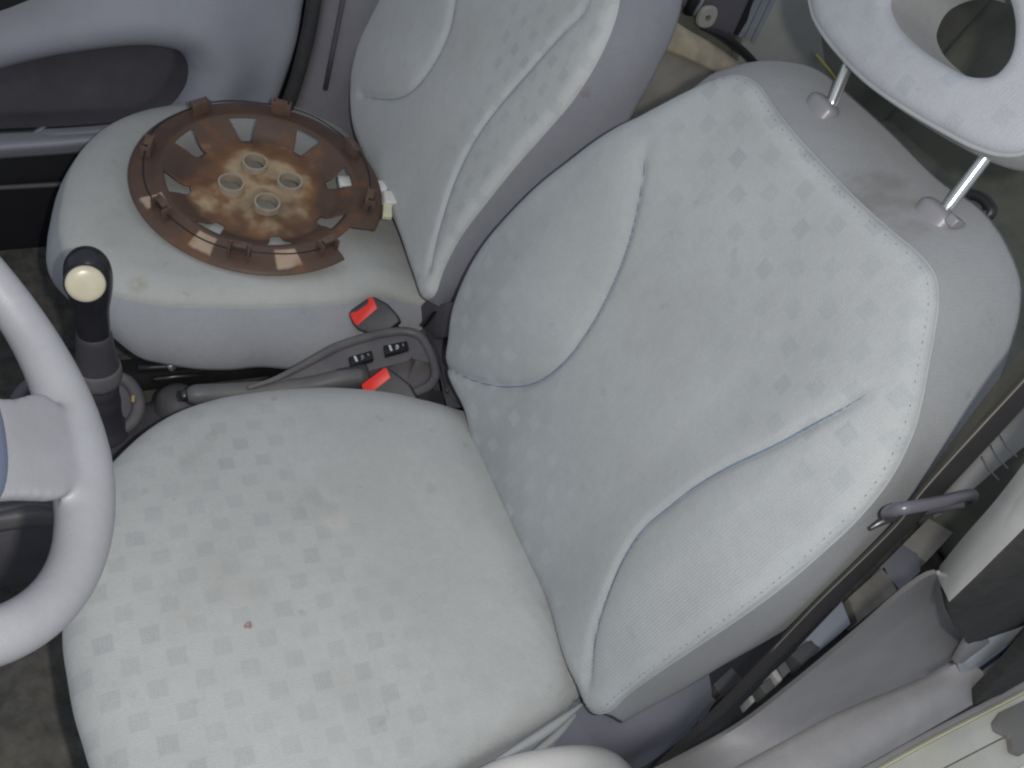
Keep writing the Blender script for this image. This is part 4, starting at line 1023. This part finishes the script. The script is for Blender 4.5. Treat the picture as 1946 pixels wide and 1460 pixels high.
part('rubber_seal', loft([[sp3(1800, 1143, -0.392), sp3(1946, 1002, -0.394), sp3(2040, 895, -0.394)], [sp3(1808, 1180, -0.398), sp3(1946, 1060, -0.406), sp3(2040, 950, -0.406)], [sp3(1826, 1206, -0.396), sp3(1946, 1120, -0.404), sp3(2040, 1010, -0.404)], [sp3(1842, 1226, -0.390), sp3(1893, 1208, -0.394), sp3(1946, 1189, -0.398), sp3(2040, 1130, -0.398)]], 24, thick=(0.004, 0.014, 0)), M_rubber, body)
part('inner_sill', prism([sp3(u, v, -0.388) for u, v in ((1822, 1262), (1842, 1230), (1880, 1212), (1946, 1185), (2040, 1125), (2040, 1180), (1946, 1245), (1880, 1315), (1845, 1345))], (0.004, 0.014, 0), 0.002), M_bluewhite, body, autosmooth=40)
part('groove', prism([sp3(u, v, -0.3895) for u, v in ((1856, 1273), (1900, 1240), (1946, 1204), (2000, 1165), (2000, 1175), (1946, 1214), (1900, 1250), (1860, 1280))], (0, 0.004, 0), 0.0), mat('blue_grey_groove', (0.10, 0.13, 0.20), 0.5), body, smooth=False)
part('rubber_seal', prism([sp3(u, v, -0.420) for u, v in ((1848, 1341), (1862, 1326), (1884, 1306), (1946, 1238), (2040, 1140), (2040, 1240), (1946, 1296), (1853, 1350))], (0, 0.016, 0), 0.004), M_rubber, body, autosmooth=50)
# metal sill outside
mpl = thing('door_sill', ony(1800, 1430, -0.43), 'dull yellowish metal door sill in the lower right corner', 'door sill')
def sillrow(o, z): return [onz(u + o * 0.45, v + o * 0.89, z) for u, v in ((1480, 1552), (1646, 1456), (1749, 1398), (1849, 1346), (1946, 1296), (2060, 1238))]
for nm, a, b_, ya, yb, m_ in (('edge_bead', 0, 14, 0.250, 0.246, M_trim), ('painted_highlight', 15, 21, 0.2495, 0.249, mat('sill_highlight_paint', (0.80, 0.78, 0.55), 0.3, metal=0.3)), ('sill_plate', 22, 75, 0.2485, 0.243, M_alu), ('sill_plate', 78, 140, 0.240, 0.236, M_alu), ('outer_sill', 141, 240, 0.232, 0.215, M_white)):  # the narrow pale yellow strip is a highlight line painted along the sill
    part(nm, loft([sillrow(a, ya), sillrow(0.5 * (a + b_), 0.5 * (ya + yb) + 0.002), sillrow(b_, yb)], 24, thick=(0, 0.004, -0.012)), m_, mpl, autosmooth=50)
part('sill_clip', prism([onz(u, v, 0.252) for u, v in ((1885, 1372), (1900, 1352), (1946, 1330), (2000, 1310), (2000, 1400), (1946, 1432), (1925, 1425), (1922, 1398), (1890, 1388))], (0, 0, -0.02), 0.005), mat('sill_clip_plastic', (0.20, 0.195, 0.19), 0.5), mpl, autosmooth=40)

# ================================================================== what shows in the gap behind the driver seat
gap = thing('floor_bracket', onz(1620, 1180, 0.06), 'row of dusty metal plates on the rear floor, seen in the gap beside the belt', 'bracket')
for nm, px, m_ in (('blue_plate', ((1600, 1142), (1617, 1185), (1560, 1232), (1530, 1216)), M_block1),
                   ('grey_plate', ((1612, 1136), (1680, 1075), (1705, 1122), (1630, 1182)), M_block2),
                   ('rounded_plate', ((1672, 1078), (1715, 1035), (1745, 1052), (1750, 1085), (1712, 1122)), mat('purple_grey_block', (0.21, 0.205, 0.235), 0.6)),
                   ('tan_plate', ((1716, 1034), (1765, 985), (1812, 1012), (1760, 1068), (1738, 1052)), mat('tan_grey_block', (0.32, 0.295, 0.26), 0.8, mottle=0.12)),
                   ('dark_plate', ((1503, 1244), (1540, 1214), (1560, 1232), (1524, 1264)), mat('dark_block', (0.10, 0.10, 0.105), 0.7)),
                   ('dark_plate', ((1478, 1268), (1492, 1256), (1503, 1275), (1489, 1288)), mat('dark_block_b', (0.16, 0.165, 0.16), 0.7)),
                   ('white_tab', ((1466, 1279), (1475, 1271), (1488, 1291), (1481, 1298)), mat('white_tab_paint', (0.55, 0.55, 0.53), 0.5)),
                   ('dark_plate', ((1444, 1303), (1464, 1287), (1474, 1305), (1456, 1320)), mat('dark_block_c', (0.13, 0.135, 0.13), 0.7)),
                   ('white_tab', ((1423, 1325), (1430, 1320), (1436, 1332), (1429, 1338)), mat('white_tab_paint_b', (0.42, 0.42, 0.40), 0.5)),
                   ('dark_plate', ((1355, 1300), (1390, 1268), (1412, 1290), (1370, 1322)), mat('dark_block_d', (0.09, 0.09, 0.095), 0.7)),
                   ('steel_strip', ((1322, 1352), (1345, 1318), (1362, 1330), (1330, 1372)), M_block2)):
    part(nm, prism([onz(u, v, 0.085) for u, v in px], (0, 0, -0.035), 0.002), m_, gap, autosmooth=40)
part('base_rail', box((0.62, -0.26, 0.020), (0.5, 0, 0), (0, 0.10, 0), (0, 0, 0.012), 0.003), M_black, gap, autosmooth=40)
wallw = thing('plastic_sheet', (0.95, -0.10, 0.25), 'white creased plastic sheet beside the rear seat, showing past the black belt', 'plastic sheet')
part('sheet', loft([[onplane(u, v, (0, -0.06, 0), (0, 1, 0)) for u, v in ((1746, 1065), (1790, 960), (1880, 860), (2050, 690))], [onplane(u, v, (0, -0.10, 0), (0, 1, 0)) for u, v in ((1800, 1080), (1850, 1000), (1920, 915), (2060, 760))], [onplane(u, v, (0, -0.16, 0), (0, 1, 0)) for u, v in ((1850, 1110), (1900, 1030), (1970, 950), (2080, 820))]], 20, thick=(0.01, 0.02, 0)), mat('pale_panel', (0.62, 0.62, 0.61), 0.5, mottle=0.05), wallw)
for k in range(3):
    u0, v0 = 1868 + 17 * k, 868 - 22 * k
    part('crease', tube([onplane(u0, v0, (0, -0.078, 0), (0, 1, 0)), onplane(u0 + 12, v0 + 26, (0, -0.094, 0), (0, 1, 0)), onplane(u0 + 30, v0 + 44, (0, -0.11, 0), (0, 1, 0))], 0.0016, 6), mat('crease_grey', (0.36, 0.35, 0.37), 0.6), wallw)

# ================================================================== passenger door
door = thing('door', (-0.4, 1.0, 0.0), 'dark grey passenger door panel with a curved armrest and deep pocket, upper left', 'car door')
YD = 1.00
def dy(u, v, y=YD): return ony(u, v, y)
OUT_D = [(-260, -120), (0, -140), (300, -150), (560, -120), (590, -40), (580, 20), (570, 80), (552, 140), (530, 200), (500, 270), (440, 340), (300, 352), (108, 350), (0, 356), (-260, 372)]
HOLE_D = [(-220, 175), (-60, 138), (0, 124), (80, 104), (160, 90), (240, 82), (300, 84), (338, 96), (357, 122), (356, 152), (340, 186), (318, 215), (270, 238), (200, 244), (150, 248), (0, 254), (-120, 262), (-220, 262)]
FD = Frame((-0.3, YD, 0.3), (1, 0, 0), (0, 0, 1))      # normal is -y
od = hermite(FD.ab(OUT_D), 120, True); hdo = hermite(FD.ab(HOLE_D), 900, True); hcn = hdo.mean(0)
def ang_match(O, Hd, c):
    ha_ = np.arctan2(Hd[:, 1] - c[1], (Hd[:, 0] - c[0]) * 0.35); oa = np.arctan2(O[:, 1] - c[1], (O[:, 0] - c[0]) * 0.35)
    return np.array([Hd[np.argmin(np.abs(np.angle(np.exp(1j * (ha_ - t)))))] for t in oa])
od = hermite(FD.ab(OUT_D), 360, True)
hm = ang_match(od, hdo, hcn)
armc = hermite(FD.ab([(-200, 150), (0, 78), (150, 48), (300, 38), (390, 62), (420, 120), (400, 190)]), 60, False)
def h_door(P):
    d, _ = segdist(P, armc)
    z = FD.w(P)[:, 2]
    return 0.045 * np.exp(-(d / 0.055) ** 2) + 0.012 * sstep(z, 0.30, 0.22)
V, F, A = rings(FD, od, None, h_door, 0.03, 0.02, 34, hole=hm)
NP = 360
part('panel', (V, F, A), M_door, door)
pv = [V[-NP:]]
for q, dep in ((0.98, -0.02), (0.94, -0.05), (0.9, -0.07)):
    pv.append(FD.w(hcn + (hm - hcn) * q, np.full(NP, dep)))
pv.append(FD.w(hcn[None], -0.075)); pf = [(a * NP + i, a * NP + (i + 1) % NP, (a + 1) * NP + (i + 1) % NP, (a + 1) * NP + i) for a in range(3) for i in range(NP)] + [(3 * NP + i, 3 * NP + (i + 1) % NP, 4 * NP) for i in range(NP)]
part('pocket', (np.vstack(pv), pf), M_doorhole, door)
part('lower_ledge', loft([[dy(-260, 272, 0.985), dy(0, 257, 0.985), dy(150, 250, 0.985), dy(300, 236, 0.985)], [dy(-260, 296, 0.955), dy(0, 280, 0.955), dy(150, 268, 0.955), dy(300, 250, 0.955)], [dy(-260, 322, 0.97), dy(0, 303, 0.97), dy(150, 292, 0.97), dy(300, 272, 0.97)]], 20, thick=(0, 0.02, 0)), mat('door_ledge_plastic', (0.30, 0.30, 0.35), 0.55, mottle=0.06), door)
part('kick_panel', prism([dy(u, v, 0.985) for u, v in ((-260, 318), (0, 300), (150, 290), (400, 280), (400, 480), (108, 480), (0, 480), (-260, 480))], (0, 0.02, 0), 0.002), M_black, door, autosmooth=40)
part('sill_edge', tube([dy(-260, 374, 0.965), dy(0, 357, 0.965), dy(110, 351, 0.965), dy(260, 345, 0.965)], 0.005, 8), M_dark, door)
part('upper_trim', prism([dy(u, v, 0.94) for u, v in ((-200, -120), (120, -130), (120, -20), (70, -2), (20, 18), (-60, 45), (-200, 90))], (0, 0.03, 0), 0.008), M_black, door, autosmooth=40)
part('door_skin', box((-0.5, 1.13, 0.42), (0.75, 0, 0), (0, 0.012, 0), (0, 0, 0.55), 0.004), M_black, door, autosmooth=40)
# far pillar and seals behind the passenger seat
fp = thing('far_pillar', (0.05, 1.02, 0.4), 'dark plastic pillar between passenger door and passenger seat', 'car pillar')
part('seal', tube(hermite([dy(u, v, 1.0) for u, v in ((608, -120), (600, -30), (590, 40), (572, 120), (548, 195), (520, 260))], 26, False), 0.014, 10), M_rubber, fp)
part('cover', loft([[dy(u, v, 1.005) for u, v in ((622, -120), (612, 0), (596, 90), (570, 180), (545, 260))], [dy(u, v, 0.985) for u, v in ((650, -120), (642, 0), (630, 90), (612, 180), (600, 290))], [dy(u, v, 0.975) for u, v in ((700, -120), (690, 0), (680, 90), (680, 180), (690, 300))], [dy(u, v, 1.0) for u, v in ((780, -120), (760, 0), (750, 90), (750, 180), (750, 300))]], 20, thick=(0, 0.02, 0)), mat('far_pillar_plastic', (0.21, 0.207, 0.235), 0.55, mottle=0.1), fp)
part('ridge', tube([dy(668, -80, 0.972), dy(650, 10, 0.972), dy(634, 90, 0.974), dy(618, 170, 0.98)], 0.005, 8), M_dark, fp)

# ================================================================== rear of the car
rs = thing('back_bench', (1.25, 0.4, 0.0), 'drab olive grey rear seat glimpsed behind the headrest', 'car seat')
def rseat(x0, x1, y0, y1, z0, z1, w): return box(((x0 + x1) / 2, (y0 + y1) / 2, (z0 + z1) / 2), ((x1 - x0) / 2, 0, 0), (0, (y1 - y0) / 2, 0), (0, 0, (z1 - z0) / 2), w, 5)
part('cushion', rseat(0.95, 1.55, -0.30, 0.90, 0.0, 0.36, 0.05), M_rear, rs)
part('backrest', prism([(1.38, -0.30, 0.30), (1.55, -0.30, 0.30), (1.84, -0.30, 1.15), (1.68, -0.30, 1.17)], (0, 1.20, 0), 0.04, 4), M_rear, rs, autosmooth=60)
rside = thing('rear_door_trim', (1.1, 1.0, 0.4), 'dull beige grey rear side trim with blue grey stripes, above the driver backrest', 'trim panel')
YR = 0.98
part('panel', prism([ony(u, v, YR + 0.01) for u, v in ((1390, 180), (1412, 70), (1450, -60), (1560, -140), (1640, -140), (1560, 60), (1570, 130), (1640, 210), (1640, 330), (1500, 300))], (0, 0.03, 0), 0.004), M_rearside, rside, autosmooth=40)
for k in range(3):
    part('stripe', prism([ony(u + 13 * k, v + 5 * k, YR + 0.004) for u, v in ((1402, 68), (1437, -5), (1470, -70), (1477, -66), (1444, 0), (1408, 73))], (0, 0.004, 0), 0.0), M_blue, rside, smooth=False)
part('rear_wall', box((1.55, 1.035, 0.55), (1.35, 0, 0), (0, 0.012, 0), (0, 0, 0.75), 0.004), M_rear, rside, autosmooth=40)
part('dark_panel', prism([ony(u, v, YR) for u, v in ((1296, -60), (1470, -120), (1438, -10), (1398, 72), (1385, 62), (1345, 52), (1310, 25), (1296, 10))], (0, 0.02, 0), 0.003), mat('dark_rear_panel', (0.13, 0.125, 0.15), 0.6), rside, autosmooth=40)
part('black_strip', tube([ony(1330, -40, YR - 0.005), ony(1318, 0, YR - 0.005), ony(1306, 26, YR - 0.005)], 0.012, 8), M_black, rside)
part('bright_edge', tube([ony(1348, -30, YR - 0.006), ony(1333, 5, YR - 0.006), ony(1318, 28, YR - 0.006)], 0.004, 8), M_blue, rside)
part('shadow_gap', prism([ony(u, v, YR - 0.004) for u, v in ((1430, -10), (1440, -30), (1420, 40), (1403, 68), (1395, 66))], (0, 0.003, 0), 0.0), M_black, rside, smooth=False)
ra = thing('tan_ledge', (0.95, 0.95, 0.4), 'dusty tan ledge beside the rear seat, above the driver backrest corner', 'ledge')
part('ledge', loft([[ony(u, v, 0.93) for u, v in ((1270, 30), (1300, 52), (1345, 78), (1390, 108), (1440, 150))], [ony(u, v, 0.905) for u, v in ((1262, 58), (1290, 76), (1330, 98), (1380, 128), (1430, 175))], [ony(u, v, 0.90) for u, v in ((1250, 92), (1285, 105), (1325, 122), (1370, 145), (1415, 195))]], 20, thick=(0.01, 0.03, -0.01)), M_tan, ra)
part('side_wall', prism([ony(u, v, 0.915) for u, v in ((1150, 330), (1200, 150), (1255, 90), (1300, 104), (1375, 140), (1460, 230), (1400, 330))], (0, 0.02, 0), 0.003), M_reardark, ra, autosmooth=40)
bk = thing('bolt_bracket', ony(1343, 38, 0.965), 'small beige bracket with a round hole on the rear side panel', 'bracket')
bc_ = ony(1344, 33, 0.965)
sc_ = np.linalg.norm(bc_ - CAM) / FPX
V = []; F = []; seg = 28
for (r, yy) in ((5.5, -0.004), (17, -0.004), (19, 0.0), (19, 0.006), (5.5, 0.006)):
    for k in range(seg):
        th = 2 * math.pi * k / seg; e = 0.75
        cx = math.copysign(abs(math.cos(th)) ** e, math.cos(th)); sy = math.copysign(abs(math.sin(th)) ** e, math.sin(th))
        V.append(bc_ + np.array([r * sc_ * (cx if r > 6 else math.cos(th)), yy, r * sc_ * (sy if r > 6 else math.sin(th))]))
for a in range(4):
    for k in range(seg): F.append((a * seg + k, a * seg + (k + 1) % seg, (a + 1) * seg + (k + 1) % seg, (a + 1) * seg + k))
part('plate', (V, F), M_beige, bk, autosmooth=40)
part('hole_liner', lathe(bc_ + np.array([0, 0.010, 0]), (0, -1, 0), [(0, 5.6 * sc_), (0.003, 5.6 * sc_)], 20), M_black, bk)
stp = thing('black_strap', ony(1390, 80, 0.95), 'black rubber strap curving along the tan ledge', 'strap')
part('strap', tube(hermite([ony(u, v, 0.925) for u, v in ((1335, 54), (1352, 60), (1378, 72), (1400, 88), (1420, 106), (1440, 130), (1455, 160))], 30, False), np.concatenate([np.linspace(0.002, 0.0095, 10), np.full(20, 0.0095)]), 10), M_black, stp)
straw = thing('straw', ony(1570, 130, 0.97), 'thin yellow straw behind the far headrest post', 'straw')
part('stalk', tube([ony(1550, 104, 0.972), ony(1575, 134, 0.970), ony(1608, 180, 0.965)], 0.0042, 8), M_straw, straw)
hk = thing('black_hook', onx(1865, 385, 0.42), 'curved black hook sticking out behind the driver backrest', 'hook')
part('hook', tube(hermite([onplane(u, v, FB.o - FB.n * 0.12, FB.n) for u, v in ((1820, 378), (1842, 370), (1862, 374), (1878, 388), (1884, 402), (1878, 410), (1866, 402))], 30, False), 0.006, 10), M_black, hk)
